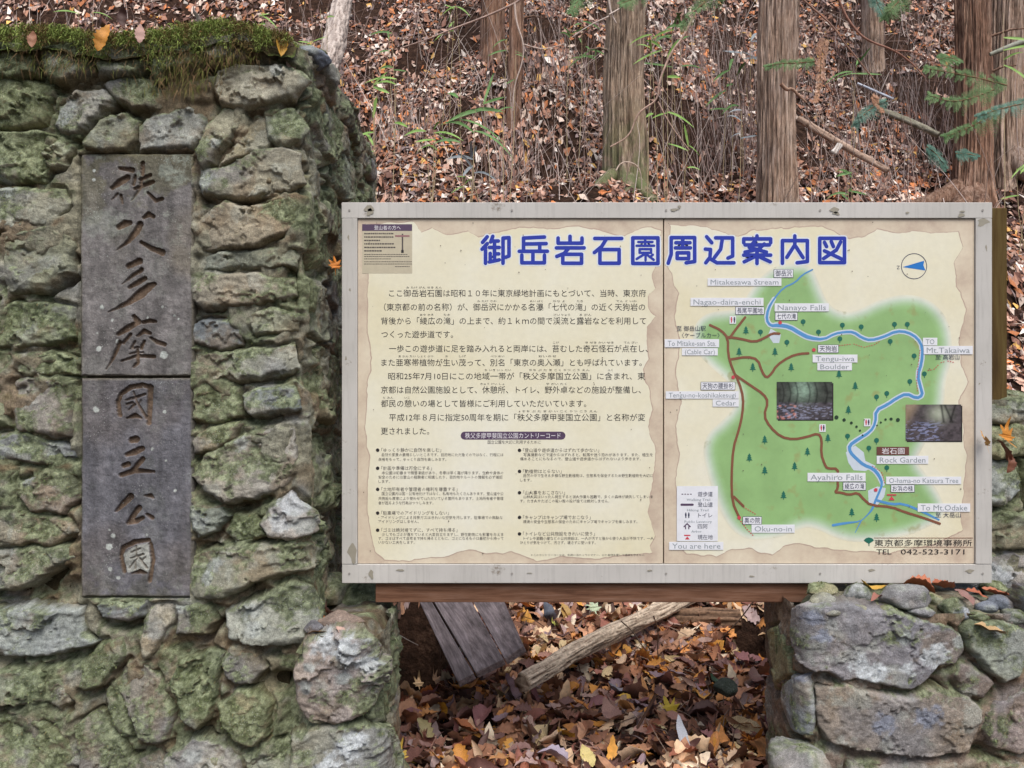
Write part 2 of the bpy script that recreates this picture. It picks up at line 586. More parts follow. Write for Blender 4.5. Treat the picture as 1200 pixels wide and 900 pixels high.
def lump(name, c, rad, typ, parent, seed, n=26, mat_=None, flatb=True, rz=0, extra=None, sharp=1.0):
    """a faceted loose rock"""
    r = np.random.default_rng(seed)
    u = np.linspace(0, 2 * math.pi, n * 2, endpoint=False); v = np.linspace(.02, math.pi - .02, n)
    U, V = np.meshgrid(u, v, indexing='ij')
    D = np.column_stack([(np.sin(V) * np.cos(U)).ravel(), (np.sin(V) * np.sin(U)).ravel(), np.cos(V).ravel()])
    R = np.full(len(D), 1.0)
    for k in range(13):
        nn = r.normal(0, 1, 3); nn /= np.linalg.norm(nn)
        dd = D @ nn
        R = np.where(dd > .15, np.minimum(R, r.uniform(.68, .92) / np.maximum(dd, .15)), R)
    R = R * (1 + (fbm(D * 2.4 + seed, 4, seed) - .5) * .22 * sharp + (fbm(D * 9 + seed, 3, seed + 1) - .5) * .09)
    P = D * R[:, None]
    a = math.radians(rz)
    P = P * np.array(rad)
    P = np.column_stack([P[:, 0] * math.cos(a) + P[:, 2] * math.sin(a), P[:, 1], -P[:, 0] * math.sin(a) + P[:, 2] * math.cos(a)])
    P = P + np.array(c)
    base, moss = TYPES[typ] if isinstance(typ, str) else typ
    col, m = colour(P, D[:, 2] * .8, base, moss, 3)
    if extra: col = extra(P, D, col)
    f = grid_faces(len(u), len(v), True)[:, ::-1]
    o = put(name, P, f, mat_ or M_STONE, parent, col)
    if parent is not None:
        k = np.where((m > .62))[0]
        if len(k): fuzz_pts.append((P[k], m[k], parent))
    return o

def band(face, polys_px, y_of):
    pass

# ------------------------------------------------------------------ left monument
PF = 2.2
pillar = thing('stone_pillar', 'tall mossy rubble stone pillar with two inscribed vertical slabs, left of the map board', 'pillar', (-1.2, 2.7, 0))
LF = Face((-.54, PF), (1, 0), (0, 1), .03)
W1, W2, B1 = (190, 196, 200), (166, 172, 170), (138, 144, 160)
LICH[LF] = [(345,588,16,W1),(334,612,15,W1),(350,612,14,W2),(88,132,12,W2),(78,142,9,W2),(330,90,10,W2),(245,215,14,W2),(325,510,12,W2),(255,660,13,W2),(248,675,10,W2),(240,610,12,W2),(30,715,18,W2),(300,712,14,W2),(215,706,10,W2),
  (70,525,13,W2),(40,560,10,W2),(10,222,14,W2),(285,520,9,W2),(300,735,12,W2),(230,880,14,W2),(258,170,9,W2)]
ZT = EYE + .865
HOLD[LF] = np.array([LF.unproj(*a) for a in ((94, 180), (227, 180), (227, 701), (94, 701))])
def hollow(Q, h):
    # the deep brown niches seen between the stones
    for (x, y, r_, dp) in ((330, 800, 20, .09), (60, 690, 26, .045), (262, 730, 9, .05), (222, 755, 20, .04), (240, 860, 16, .05), (300, 695, 24, .04),
                           (255, 80, 12, .035), (105, 145, 10, .05), (90, 590, 8, .03), (115, 115, 10, .04), (285, 600, 20, .035), (246, 640, 16, .03), (160, 730, 8, .03)):
        s, z = LF.unproj(x, y)
        d2 = ((Q[:, 0] - s) ** 2 + ((Q[:, 1] - z) * 1.5) ** 2) / (r_ * .0022) ** 2
        h = h - dp * np.exp(-d2)
    # top of the pillar falls away towards the back
    return h
# core, closes top and back
cv, cf = box(-2.04, -.585, PF + .045, 3.32, .01, ZT - .012)
col0 = np.tile(srgb(70, 62, 44), (8, 1))
put('core', cv, cf, M_MORTAR, pillar, col0, False)

FRONT = [
 ('k', .050, [(-30,58),(0,52),(45,58),(48,92),(20,96),(-30,94)]),
 ('k', .060, [(55,60),(112,48),(114,88),(85,103),(60,96)]),
 ('m', .055, [(117,56),(178,52),(182,82),(165,95),(120,96)]),
 ('k', .060, [(184,56),(236,58),(240,82),(210,88),(196,106),(184,92)]),
 ('b', .050, [(238,46),(288,42),(300,52),(292,72),(262,80),(240,72)]),
 ('s', .050, [(258,86),(285,79),(330,78),(352,86),(356,100),(346,118),(322,127),(295,131),(262,126),(254,106)]),
 ('m', .030, [(-30,98),(35,96),(66,101),(60,130),(55,149),(20,151),(-30,150)]),
 ('w', .045, [(68,148),(78,128),(96,108),(125,106),(137,121),(118,141),(97,163),(76,157)]),
 ('g', .040, [(122,99),(150,93),(182,97),(201,119),(190,133),(163,131),(140,121)]),
 ('g', .035, [(104,167),(124,141),(149,134),(165,144),(163,166),(150,179),(105,179)]),
 ('b', .036, [(164,152),(184,135),(224,129),(241,139),(239,165),(228,177),(165,177)]),
 ('g', .042, [(231,182),(246,150),(262,129),(286,128),(291,146),(270,167),(255,192),(240,203)]),
 ('m', .022, [(-30,156),(50,155),(72,160),(62,200),(55,216),(30,213),(-30,216)]),
 ('g', .030, [(53,178),(74,163),(90,172),(76,196),(62,202)]),
 ('t', .016, [(256,205),(262,188),(282,165),(298,140),(318,138),(318,160),(312,176),(272,192)]),
 ('g', .028, [(236,196),(262,196),(300,180),(330,172),(352,178),(356,220),(322,229),(280,234),(240,230)]),
 ('g', .030, [(312,134),(346,128),(356,150),(352,168),(334,176),(315,164)]),
 ('t', .036, [(240,258),(266,236),(290,244),(337,230),(350,240),(346,272),(300,289),(244,294),(236,278)]),
 ('g', .026, [(236,302),(268,294),(330,288),(352,296),(346,317),(290,315),(238,317)]),
 ('r', .036, [(229,340),(244,320),(300,321),(344,325),(348,348),(300,358),(240,364),(230,354)]),
 ('d', .020, [(228,380),(246,374),(284,378),(283,404),(262,410),(229,402)]),
 ('g', .022, [(288,370),(320,360),(350,368),(352,390),(300,392)]),
 ('g', .024, [(228,414),(280,411),(345,402),(354,432),(320,441),(280,447),(226,443)]),
 ('b', .030, [(286,462),(302,453),(345,452),(354,482),(300,487),(288,482)]),
 ('m', .018, [(228,450),(280,452),(284,488),(250,494),(228,492)]),
 ('t', .036, [(228,516),(248,500),(284,494),(276,515),(255,525),(232,529)]),
 ('s', .042, [(225,558),(244,532),(288,508),(346,500),(350,540),(337,570),(300,582),(272,589),(245,576)]),
 ('b', .034, [(226,594),(262,590),(274,604),(256,620),(236,629),(226,620)]),
 ('w', .046, [(318,592),(345,576),(358,600),(360,622),(340,632),(318,627),(304,612)]),
 ('m', .020, [(276,604),(300,604),(314,628),(280,634),(264,622)]),
 ('g', .046, [(224,672),(228,652),(256,641),(300,640),(346,630),(372,640),(374,655),(346,671),(300,681),(270,699),(234,703),(224,692)]),
 ('g', .030, [(-30,226),(35,219),(74,222),(87,240),(60,264),(20,270),(-30,268)]),
 ('r', .028, [(8,275),(56,266),(86,277),(90,318),(62,344),(16,348),(6,312)]),
 ('m', .024, [(-30,282),(2,280),(2,345),(-30,350)]),
 ('m', .026, [(-30,356),(50,352),(89,360),(89,396),(50,408),(-30,410)]),
 ('r', .034, [(18,450),(34,442),(89,444),(91,514),(62,512),(28,505),(20,480)]),
 ('m', .024, [(20,416),(60,412),(91,420),(90,438),(34,439),(22,436)]),
 ('m', .022, [(-30,416),(14,418),(14,498),(-30,500)]),
 ('b', .034, [(-30,512),(40,506),(62,516),(91,521),(91,536),(62,546),(40,541),(-30,544)]),
 ('r', .036, [(27,564),(60,549),(89,553),(93,582),(80,601),(42,598),(25,580)]),
 ('m', .026, [(-30,550),(22,552),(20,592),(-30,594)]),
 ('t', .024, [(-30,600),(30,598),(84,606),(93,624),(62,638),(-30,638)]),
 ('g', .036, [(-30,645),(50,640),(92,638),(92,656),(70,664),(40,684),(20,692),(-30,686)]),
 ('b', .040, [(-30,712),(40,708),(96,712),(101,738),(118,750),(95,760),(60,766),(20,768),(-30,762)]),
 ('d', .040, [(116,706),(140,701),(172,703),(172,720),(155,726),(125,722)]),
 ('t', .044, [(175,711),(205,705),(208,725),(196,742),(186,766),(170,770),(168,745)]),
 ('m', .044, [(210,705),(250,704),(254,726),(246,741),(210,740)]),
 ('b', .046, [(268,714),(304,700),(340,680),(356,684),(364,705),(360,742),(336,753),(300,756),(270,746)]),
 ('m', .042, [(96,800),(105,770),(120,751),(146,745),(156,761),(140,781),(125,801),(105,806)]),
 ('g', .036, [(-30,785),(30,780),(57,786),(58,818),(30,824),(-30,826)]),
 ('r', .030, [(60,792),(78,794),(86,820),(72,832),(60,817)]),
 ('r', .038, [(142,792),(155,775),(175,774),(189,790),(206,826),(204,860),(185,869),(165,856),(155,830),(147,812)]),
 ('m', .030, [(128,806),(140,796),(152,830),(160,860),(140,858),(128,830)]),
 ('m', .044, [(200,801),(214,771),(250,759),(264,765),(256,800),(251,840),(235,849),(218,839),(210,815)]),
 ('g', .038, [(262,771),(276,756),(300,761),(314,780),(300,800),(280,800),(266,787)]),
 ('m', .046, [(257,826),(280,806),(306,806),(321,826),(315,856),(300,873),(275,862),(261,846)]),
 ('m', .034, [(-30,836),(40,838),(76,858),(92,882),(88,930),(-30,930)]),
 ('g', .034, [(86,850),(120,832),(146,862),(158,888),(140,930),(94,930),(96,880)]),
 ('b', .038, [(198,884),(230,861),(262,866),(282,886),(288,930),(192,930)]),
 ('g', .036, [(288,884),(312,872),(346,858),(362,890),(362,930),(292,930)]),
 ('r', .026, [(150,884),(190,876),(196,905),(186,930),(150,930)]),
 ('m', .022, [(0,830),(30,828),(56,822),(60,836),(30,834)]),
]
for y0 in range(-6, 15):                                # the wall goes on to the left of the picture
    for x0 in range(3):
        rx = random.Random(y0 * 7 + x0); a, b = -222 + x0 * 63 + rx.uniform(-4, 4), 100 + y0 * 56 + rx.uniform(-5, 5) + (x0 % 2) * 14
        if b < 58: continue
        q = [(a + rx.uniform(-5, 5) + u * 56, b + rx.uniform(-6, 6) + v * 48) for u, v in ((0, 0), (.5, -.05), (1, 0), (1, .5), (1, 1), (.5, 1.05), (0, 1), (0, .5))]
        FRONT.append((rx.choice('gmgmtsbr'), .03, q))
for typ, p_, poly in FRONT:
    stone(LF, poly, typ, pillar, p_, .016 + p_ * .25, rgh=.55, step=.0030 if max(a for a, b in poly) > 0 else .006)
SIDE = [
 ('m', .020, [(355,124),(368,108),(384,104),(390,130),(392,160),(381,190),(369,200),(360,188),(356,150)]),
 ('k', .030, [(388,108),(397,104),(413,130),(422,166),(418,186),(406,160),(394,138)]),
 ('s', .026, [(376,204),(384,186),(400,180),(408,202),(402,236),(392,229),(384,214)]),
 ('b', .030, [(422,170),(430,168),(434,185),(434,212),(424,206)]),
 ('k', .028, [(407,186),(419,196),(432,216),(434,240),(433,330),(412,330),(406,240)]),
 ('m', .016, [(357,206),(368,203),(378,232),(389,260),(391,300),(378,330),(362,310),(357,260)]),
 ('g', .024, [(358,332),(374,341),(386,365),(384,396),(368,400),(358,380)]),
 ('m', .020, [(358,412),(372,406),(388,421),(392,470),(378,500),(361,480)]),
 ('m', .024, [(359,506),(375,511),(381,560),(378,602),(363,590)]),
 ('g', .024, [(384,500),(399,520),(402,580),(391,601),(383,560)]),
 ('m', .022, [(362,612),(378,611),(386,640),(376,662),(363,640)]),
 ('k', .022, [(387,612),(402,610),(404,670),(390,660)]),
 ('g', .024, [(394,312),(402,330),(410,420),(398,430),(392,380)]),
 ('g', .020, [(396,440),(412,440),(412,505),(402,510),(396,480)]),
]
for typ, p_, poly in SIDE:
    stone(LF, poly, typ, pillar, p_ * .9, .014, step=.0045)

mortar(LF, -1.5, 1.12, 0.02, ZT, pillar, recess=hollow)
# --- inscribed slabs, characters cut into the stone
STROKES = [
 [(131,220,2.6),(140,213,4.2),(149,208,3.6)], [(140,197,2.2),(155,199,3)], [(141,229,2),(143,238,1.6)], [(131,234,1),(137,227,1.6)],
 [(167,191,2.6),(166,204,2.4)], [(158,206,2),(156,216,2)], [(164,210,2.2),(176,205,2.2)], [(157,221,1.8),(168,217,2.6),(179,213,2.4)],
 [(165,211,2),(164,220,2),(154,235,1)], [(173,226,1.8),(182,235,2.6),(190,233,2.2)],
 [(168,255,2),(174,251,3.2),(180,254,2.2)], [(139,266,3.4),(146,262,4.4),(152,261,3)], [(164,263,4),(160,271,4),(150,283,2.6),(137,293,.8)],
 [(165,284,2.2),(177,291,3),(190,296,4)],
 [(150,312,3.2),(163,306,4)], [(143,333,.9),(154,324,2),(166,316,2.6)], [(151,337,2),(162,331,3.2),(170,326,2.6)],
 [(181,333,2.6),(175,336,4.6),(164,345,5.6),(150,355,3),(127,366,.9)], [(157,371,2.6),(161,377,4.4)],
 [(167,378,2),(175,376,2.6),(182,377,2)], [(161,378,3),(149,385,3.8),(138,392,2)], [(153,392,2),(144,402,2)], [(140,401,2.6),(132,420,2),(124,433,.8)],
 [(161,394,1.6),(169,388,3),(176,391,2)], [(176,396,1.6),(184,401,2.6),(193,404,2.6)], [(169,400,2),(165,408,2.4)], [(158,400,1.4),(154,407,1.6)],
 [(152,409,1),(161,407,1.6)], [(151,415,1),(159,413,1.6)], [(163,413,1.2),(168,413,1.2)], [(142,423,1.4),(160,417,2),(180,418,2.4)],
 [(160.5,410,2),(161,425,2.4),(156,430,1.6)],
 [(140,486,3),(137.5,471,2.6),(141,462,2.6),(152,454,3),(167,451.5,3),(177,454,3)], [(176,454,3.6),(175,474,3.4),(174,496,3)],
 [(147,469,1.2),(158,466,1.8),(170,462,1.6)], [(156,459,1.2),(160,472,1.6),(171,490,2)], [(165,469,1),(162,474,1)], [(148,474,1.4),(155,472,1.6)],
 [(150,481,1),(157,474,2)], [(149,490,1.4),(158,487,3),(165,490,1.4)],
 [(154,516,4),(159,515,4.4)], [(148,533,2.6),(157,530,4),(166,526,3.4)], [(145,546,3),(150,544,3.2)], [(167,538,3),(161,545,3),(156,551,2.6)],
 [(142,557,2.8),(157,552,3.2),(168,552,2.6),(180,553,1.8)],
 [(136,599,1.8),(146,589,3.6),(153,582,4.2)], [(170,581,1.4),(176,581,2.8),(180,584,1.2)], [(163,595,3.4),(157,603,3.2),(151,612,3)], [(150,613,2.6),(159,611,3.6),(167,607,2.4)],
 [(172,603,2),(178,607,2.8)],
 [(145,670,2.6),(141,652,2.4),(144,642,2.8),(158,635,3),(174,633,2.6)], [(176,637,2.4),(179,656,2.6),(175,681,2.6)],
 [(153,648,1),(164,643,1.2)], [(159,640,1),(159,651,1.2)], [(152.5,654.5,1),(167,650,1.4)], [(162,652,1.2),(151,666,1)], [(158,658,1.1),(158,667,1.3)],
 [(163,655,1.2),(172,666,1.4)], [(170,653,1),(165,658,1.1)], [(154,672.5,1.2),(164,670,2.8),(171,672,1.4)]]
WHITE_PATCH = [(144.5,649),(160,639),(173,636.5),(176,657),(175,671),(165,669),(149,671)]
SPOTS = [(192,416,5.5),(115.6,409,3.6),(137,400,2.2),(114,390.6,1.6),(112.5,480,4.2),(192.5,482.5,2.4),(178,526,2.2),(194.5,540,1.5),(205,575.5,2),(127.5,641,4.6),
 (132.5,628,3.2),(128.5,667,3),(138,677,2.8),(120,360,2.8),(132,375,2),(205,370,1.6),(209,374,1.4),(110,200,2.2),(110,211,2.4),(172,627,1.6),(128.5,621,1.2),(191,360,1.8),(173,372,1.4),(126,300,1.2)]
def slab(x0, x1, y0, y1, bluish, seed):
    k = PF - .012
    to = lambda x, y: ((x - 600) / F * k, (450 - y) / F * k + EYE)
    X0, Z1 = to(x0, y0); X1, Z0 = to(x1, y1)
    st = .00145
    nu, nv = int((X1 - X0) / st), int((Z1 - Z0) / st)
    U, V = np.meshgrid(np.linspace(X0, X1, nu), np.linspace(Z0, Z1, nv), indexing='ij')
    Q = np.column_stack([U.ravel(), V.ravel()])
    PXY = np.column_stack([Q[:, 0] / k * F + 600, 450 - (Q[:, 1] - EYE) / k * F])
    PXY = PXY + (np.column_stack([fbm(PXY * .5, 2, 3), fbm(PXY * .5 + 9, 2, 4)]) - .5) * 1.0
    cut = np.zeros(len(Q))
    for strk in STROKES:
        for (ax, ay, ar), (bx, by, br) in zip(strk[:-1], strk[1:]):
            lo = min(ay, by) - 8; hi = max(ay, by) + 8
            sel = np.where((PXY[:, 1] > lo) & (PXY[:, 1] < hi) & (PXY[:, 0] > min(ax, bx) - 8) & (PXY[:, 0] < max(ax, bx) + 8))[0]
            if not len(sel): continue
            q = PXY[sel]; a = np.array((ax, ay)); ab = np.array((bx, by)) - a
            t = np.clip(((q - a) @ ab) / (ab @ ab), 0, 1)
            d = np.hypot(*(q - a - t[:, None] * ab).T)
            cut[sel] = np.maximum(cut[sel], sm(.35, -.75, d - (ar + (br - ar) * t)) * np.clip((ar + (br - ar) * t) / 2.2, .45, 1))
    h = (fbm(Q * 6, 3, seed) - .5) * .006 + (fbm(Q * 60, 4, seed + 1) - .5) * .003
    e = np.minimum(np.minimum(Q[:, 0] - X0, X1 - Q[:, 0]), np.minimum(Q[:, 1] - Z0, Z1 - Q[:, 1]))
    h = h - (1 - sm(-.001, .005, e + (fbm(Q * 50, 3, seed + 6) - .5) * .006)) * .007
    h = h - cut * .0085
    y = k - h
    P = np.column_stack([Q[:, 0], y, Q[:, 1]])
    n1 = fbm(P * 9, 4, seed + 2)[:, None]; n2 = fbm(P * np.array([40, 40, 14]), 4, seed + 3)[:, None]
    col = (srgb(116, 113, 112) * (1 - bluish) + srgb(104, 104, 110) * bluish) * (.30 + 1.4 * n2)
    tn = sm(.46, .66, fbm(P * 5 + 3, 4, seed + 4))[:, None]
    col = col * (1 - .55 * tn) + .55 * tn * (srgb(116, 108, 92) if bluish < .5 else srgb(106, 100, 98)) * (.5 + 1.0 * n2)
    top = sm(EYE + .22, EYE + .62, Q[:, 1]) if bluish < .5 else sm(EYE - .40, EYE - .58, Q[:, 1]) * .55
    gr = (sm(.44, .56, fbm(P * 12, 6, seed + 8, .65)) * top)[:, None]
    col = col * (1 - .6 * gr) + .6 * gr * srgb(100, 98, 70) * (.6 + .8 * n2)
    ml = (sm(.52, .62, fbm(P * 14 + 4, 6, seed + 11, .65)) * np.clip(top, .15, 1))[:, None]
    col = col * (1 - .75 * ml) + .75 * ml * srgb(146, 154, 144)
    if bluish > .5:
        ins = poly_sd(PXY, WHITE_PATCH)
        wp = sm(-.5, .5, ins)[:, None]
        col = col * (1 - wp) + wp * srgb(160, 162, 156) * (.75 + .5 * n2)
    for (a, b, r_) in SPOTS:
        d = np.hypot(PXY[:, 0] - a, PXY[:, 1] - b) + (fbm(PXY * .6, 3, 61) - .5) * 1.8
        wv = sm(r_ * .85 + .4, r_ * .85 - .5, d)[:, None]
        col = col * (1 - wv) + wv * srgb(176, 182, 178)
    c1 = cut[:, None]
    col = col * (1 - .9 * c1) + .9 * c1 * (srgb(104, 86, 70)) * (.6 + .8 * n2)
    edge = (1 - sm(.0, .010, e))[:, None] * .45
    col = col * (1 - edge) + edge * srgb(96, 90, 62)
    # sides of the block reach back into the masonry
    f = grid_faces(nu, nv)
    g = np.arange(nu * nv).reshape(nu, nv)
    ring = np.concatenate([g[:, 0], g[-1, 1:], g[-2::-1, -1], g[0, -2:0:-1]])
    back = P[ring].copy(); back[:, 1] += .035
    n0 = len(P); m = len(ring)
    i = np.arange(m); j = (i + 1) % m
    sf = np.column_stack([ring[i], n0 + i, n0 + j, ring[j]])
    return put('inscribed_slab', np.vstack([P, back]), np.vstack([f, sf]), M_SLAB, pillar, np.vstack([col, col[ring] * .8]))
o = slab(94, 227, 180, 441, 0.1, 11); o['label'] = 'upper slab cut with the characters 秩父多摩, patched with lichen'
o = slab(94.5, 226, 443, 700, 1.0, 23); o['label'] = 'lower blue-grey slab cut with the characters 國立公園'

# --- protruding footing at the pillar's foot on the board side
BF = Face((-.345, 2.13), (1, 0), (0, 1), .05)
LICH[BF] = [(385,752,18,W1),(410,756,20,W1),(430,770,12,W1),(368,775,9,W2),(360,800,9,W2),(414,870,17,W1),(388,893,18,W1),(425,865,10,W1),(405,790,10,W2)]
def topsheet(x0, x1, y0, y1, z, parent, base=(88, 76, 60), nm='mortar'):
    nx, ny = int((x1 - x0) / .012) + 2, int((y1 - y0) / .012) + 2
    U, V = np.meshgrid(np.linspace(x0, x1, nx), np.linspace(y0, y1, ny), indexing='ij')
    Q = np.column_stack([U.ravel(), V.ravel()])
    e = np.minimum(np.minimum(Q[:, 0] - x0, x1 - Q[:, 0]), np.minimum(Q[:, 1] - y0, y1 - Q[:, 1]))
    zz = z + (fbm(Q * 9, 4, 5) - .5) * .045 - (1 - sm(0, .05, e + (fbm(Q * 25, 3, 9) - .5) * .05)) * .045
    P = np.column_stack([Q, zz])
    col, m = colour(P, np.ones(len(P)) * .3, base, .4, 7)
    return put(nm, P, grid_faces(nx, ny), M_MORTAR, parent, col)
topsheet(-.535, -.33, 2.11, 2.52, EYE - .618, pillar)
cv, cf = box(-.52, -.40, 2.225, 2.46, .01, EYE - .66)
put('core', cv, cf, M_MORTAR, pillar, col0, False)
def whitecap(P, D, col):
    w_ = sm(.50, .60, fbm(P * 11, 4, 66) + .34 * (P[:, 2] - (EYE - .66)) / .1)[:, None]
    return col * (1 - .8 * w_) + .8 * w_ * srgb(182, 186, 190)
stone(BF, [(349,778),(362,748),(392,737),(430,738),(441,760),(441,800),(427,835),(395,849),(362,841),(347,816)], 's', pillar, .04, .03, tilt=(0, .03))
stone(BF, [(344,862),(372,852),(428,846),(446,850),(452,930),(340,930)], 'g', pillar, .045, .03)
stone(BF, [(443,752),(460,742),(463,812),(446,838)], 'k', pillar, .02, .02, step=.006)
stone(BF, [(446,850),(463,822),(466,930),(452,930)], 'm', pillar, .02, .02, step=.006)
mortar(BF, -.20, .36, .02, EYE - .625, pillar, recess=lambda Q, h: h - .07 * sm(-.15, -.20, Q[:, 0]))
o = lump('stone', px(395, 755, 2.19) + [0, .05, -.012], (.10, .09, .05), 's', pillar, 5, extra=whitecap)
o['label'] = 'pale lichen-capped stone on the footing'
lump('stone', px(420, 716, 2.47) + [0, .04, 0], (.095, .10, .085), 'k', pillar, 12)
lump('stone', px(366, 652, 2.44), (.05, .08, .1), 'm', pillar, 15)
lump('stone', px(385, 690, 2.46), (.07, .08, .05), 'm', pillar, 18)
# crowning stones at the back corner
lump('stone', px(366, 72, 2.36), (.055, .07, .035), 'd', pillar, 31)
lump('stone', px(374, 92, 2.45), (.07, .09, .045), 'g', pillar, 32)
lump('stone', px(388, 118, 2.75), (.045, .12, .05), 'k', pillar, 37)
lump('stone', px(350, 66, 2.5), (.09, .1, .03), 'm', pillar, 33)
lump('stone', px(402, 150, 3.0), (.055, .12, .07), 'k', pillar, 35)
lump('stone', px(417, 192, 3.22), (.05, .09, .10), 'k', pillar, 36)
lump('stone', px(424, 250, 3.28), (.035, .10, .2), 'k', pillar, 38)

# --- moss: cushions and hanging strands along the top, fuzz on the stones
def strands(root, dirs, length, width, cols, bend=.5):
    """one curved two-segment blade per root"""
    n = len(root)
    side = np.cross(dirs, rng.normal(0, 1, (n, 3))); side /= np.linalg.norm(side, axis=1)[:, None] + 1e-9
    w_ = (width * .5)[:, None] * side
    L = length[:, None]
    mid = root + dirs * L * .5
    tip = root + dirs * L * .95 + np.array([0, 0, -1]) * L * bend * .55
    v = np.stack([root - w_, root + w_, mid + w_ * .8 + [0, 0, 0], mid - w_ * .8, tip], 1).reshape(-1, 3)
    b = np.arange(n)[:, None] * 5
    f = np.vstack([b + [0, 1, 2], b + [0, 2, 3], b + [3, 2, 4]])
    return v, f, np.repeat(cols, 5, 0)
n = 34000
sx = rng.uniform(-1.45, -.56, n)
pxx = sx / PF * F + 600
topz = EYE + (450 - (44 - 5 * np.sin(pxx / 31.) - 8 * np.exp(-((pxx - 285) / 40) ** 2) + 10 * np.exp(-((pxx - 110) / 8) ** 2) * 0)) / F * PF
keep = fbm(np.column_stack([pxx / 22, sx * 0]), 3, 8) > .24
amt = fbm(np.column_stack([pxx / 16, sx * 0 + 5]), 3, 9)
yy = PF - .065 + rng.uniform(0, .3, n) ** 1.6
drop = rng.random(n) ** 1.7 * (.015 + .07 * amt) * np.where((pxx > 175) & (pxx < 250), 1.5, 1)
front = yy < PF - .045
root = np.column_stack([sx, yy, topz - np.where(front, drop, 0) + rng.normal(0, .004, n) - .004])
dirs = np.column_stack([rng.normal(0, .5, n), rng.normal(-.55, .4, n), rng.normal(.35, .6, n)])
dirs /= np.linalg.norm(dirs, axis=1)[:, None]
cols = srgb(136, 152, 84)[None] * rng.uniform(.4, 1.6, n)[:, None]
tan = rng.random(n) < .12 + .7 * sm(.5, .62, fbm(np.column_stack([pxx / 12, yy * 20]), 3, 33))
cols[tan] = srgb(128, 110, 72) * rng.uniform(.5, 1.2, tan.sum())[:, None]
root, dirs, cols = root[keep], dirs[keep], cols[keep]; n = len(root)
v1 = strands(root, dirs, rng.uniform(.006, .020, n), rng.uniform(.0010, .0022, n), cols, .9)
# hanging dry rootlets in front of the top course
n = 1500
hx = np.concatenate([rng.normal(212, 22, 800), rng.normal(265, 18, 350), rng.normal(75, 30, 350)])
hy = np.concatenate([rng.uniform(55, 108, 800), rng.uniform(50, 74, 350), rng.uniform(56, 84, 350)])
root = np.array([px(a, b, PF - .062 + rng.uniform(-.01, .03)) for a, b in zip(hx, hy)])
dirs = np.column_stack([rng.normal(0, .45, n), rng.normal(-.25, .25, n), -np.ones(n)])
dirs /= np.linalg.norm(dirs, axis=1)[:, None]
cols = np.where(rng.random((n, 1)) < .45, srgb(104, 108, 58), srgb(126, 104, 76)) * rng.uniform(.5, 1.3, n)[:, None]
v2 = strands(root, dirs, rng.uniform(.012, .035, n), rng.uniform(.0008, .0016, n), cols, .3)
# cushion under the strands
nu, nv = 260, 30
U, V = np.meshgrid(np.linspace(-1.5, -.55, nu), np.linspace(0, 1, nv), indexing='ij')
ux = U.ravel() / PF * F + 600
tz = EYE + (450 - (46 - 5 * np.sin(ux / 31.) - 8 * np.exp(-((ux - 285) / 40) ** 2))) / F * PF
vv = V.ravel()
yy = PF - .055 + vv * .5
dz = -.045 * (1 - sm(0, .10, vv)) - .02 * sm(.2, 1, vv) + (fbm(np.column_stack([U.ravel() * 30, vv * 12]), 4, 4) - .5) * .03 - .014
P = np.column_stack([U.ravel(), yy, tz + dz])
fr = fbm(P * 60, 3, 3)[:, None]
mc = np.where(fbm(P * 12, 3, 14)[:, None] > .52, srgb(92, 106, 54), srgb(84, 76, 50)) * (.5 + fr)
cush = put('moss', P, grid_faces(nu, nv), M_MORTAR, pillar, mc)
cush['label'] = 'green moss cushion along the top'

# ------------------------------------------------------------------ right footing and post block
rb = thing('stone_footing', 'low rubble stone block under the right end of the map board', 'stone footing', (1.3, 2.4, 0))
RF = Face((.765, 2.2), (0, -1), (1, 0), .045)
ZR = EYE - .588
LICH[RF] = [(1003,778,17,W1),(1022,784,15,W1),(1060,780,13,W1),(1085,768,17,W1),(1098,762,13,W1),(952,722,13,B1),(962,740,11,B1),(944,788,12,B1),(1055,745,10,W2),(1160,735,8,W2),(1030,842,16,B1),(1080,835,18,B1),(1120,750,8,W2)]
def hol2(Q, h):
    for (x, y, r_, dp) in ((1090, 800, 16, .04), (1150, 815, 10, .03), (1120, 765, 8, .04), (1148, 880, 12, .04), (960, 870, 10, .03)):
        s, z = RF.unproj(x, y)
        h = h - dp * np.exp(-((Q[:, 0] - s) ** 2 + (Q[:, 1] - z) ** 2) / (r_ * .0022) ** 2)
    return h
cv, cf = box(.815, 2.0, 2.25, 2.52, .01, ZR - .03)
put('core', cv, cf, M_MORTAR, rb, col0, False)
topsheet(.785, 2.06, 2.215, 2.60, ZR + .004, rb, (98, 96, 84))
RS = [
 ('s', .040, [(938,712),(948,706),(985,708),(1040,713),(1100,728),(1121,742),(1124,758),(1115,776),(1092,780),(1075,800),(1060,806),(1025,798),(1005,794),(985,795),(970,784),(955,788),(944,775),(938,745)]),
 ('m', .028, [(908,736),(922,733),(935,762),(936,790),(928,796),(916,806),(911,770)]),
 ('b', .034, [(926,802),(938,792),(948,794),(955,830),(950,862),(936,854),(926,826)]),
 ('t', .044, [(952,804),(985,799),(1030,808),(1060,812),(1090,802),(1125,813),(1142,826),(1142,850),(1130,875),(1090,882),(1040,880),(1000,874),(970,866),(958,850)]),
 ('g', .044, [(1122,737),(1135,725),(1170,727),(1193,735),(1197,768),(1186,790),(1170,798),(1150,782),(1130,757)]),
 ('t', .030, [(1113,788),(1124,772),(1144,785),(1162,798),(1148,819),(1125,809)]),
 ('r', .034, [(1150,830),(1166,816),(1200,800),(1225,802),(1225,862),(1190,882),(1156,872),(1145,850)]),
 ('t', .034, [(992,886),(1040,889),(1100,891),(1150,886),(1225,895),(1225,940),(985,940)]),
 ('d', .030, [(1196,690),(1230,690),(1230,790),(1202,770)]),
]
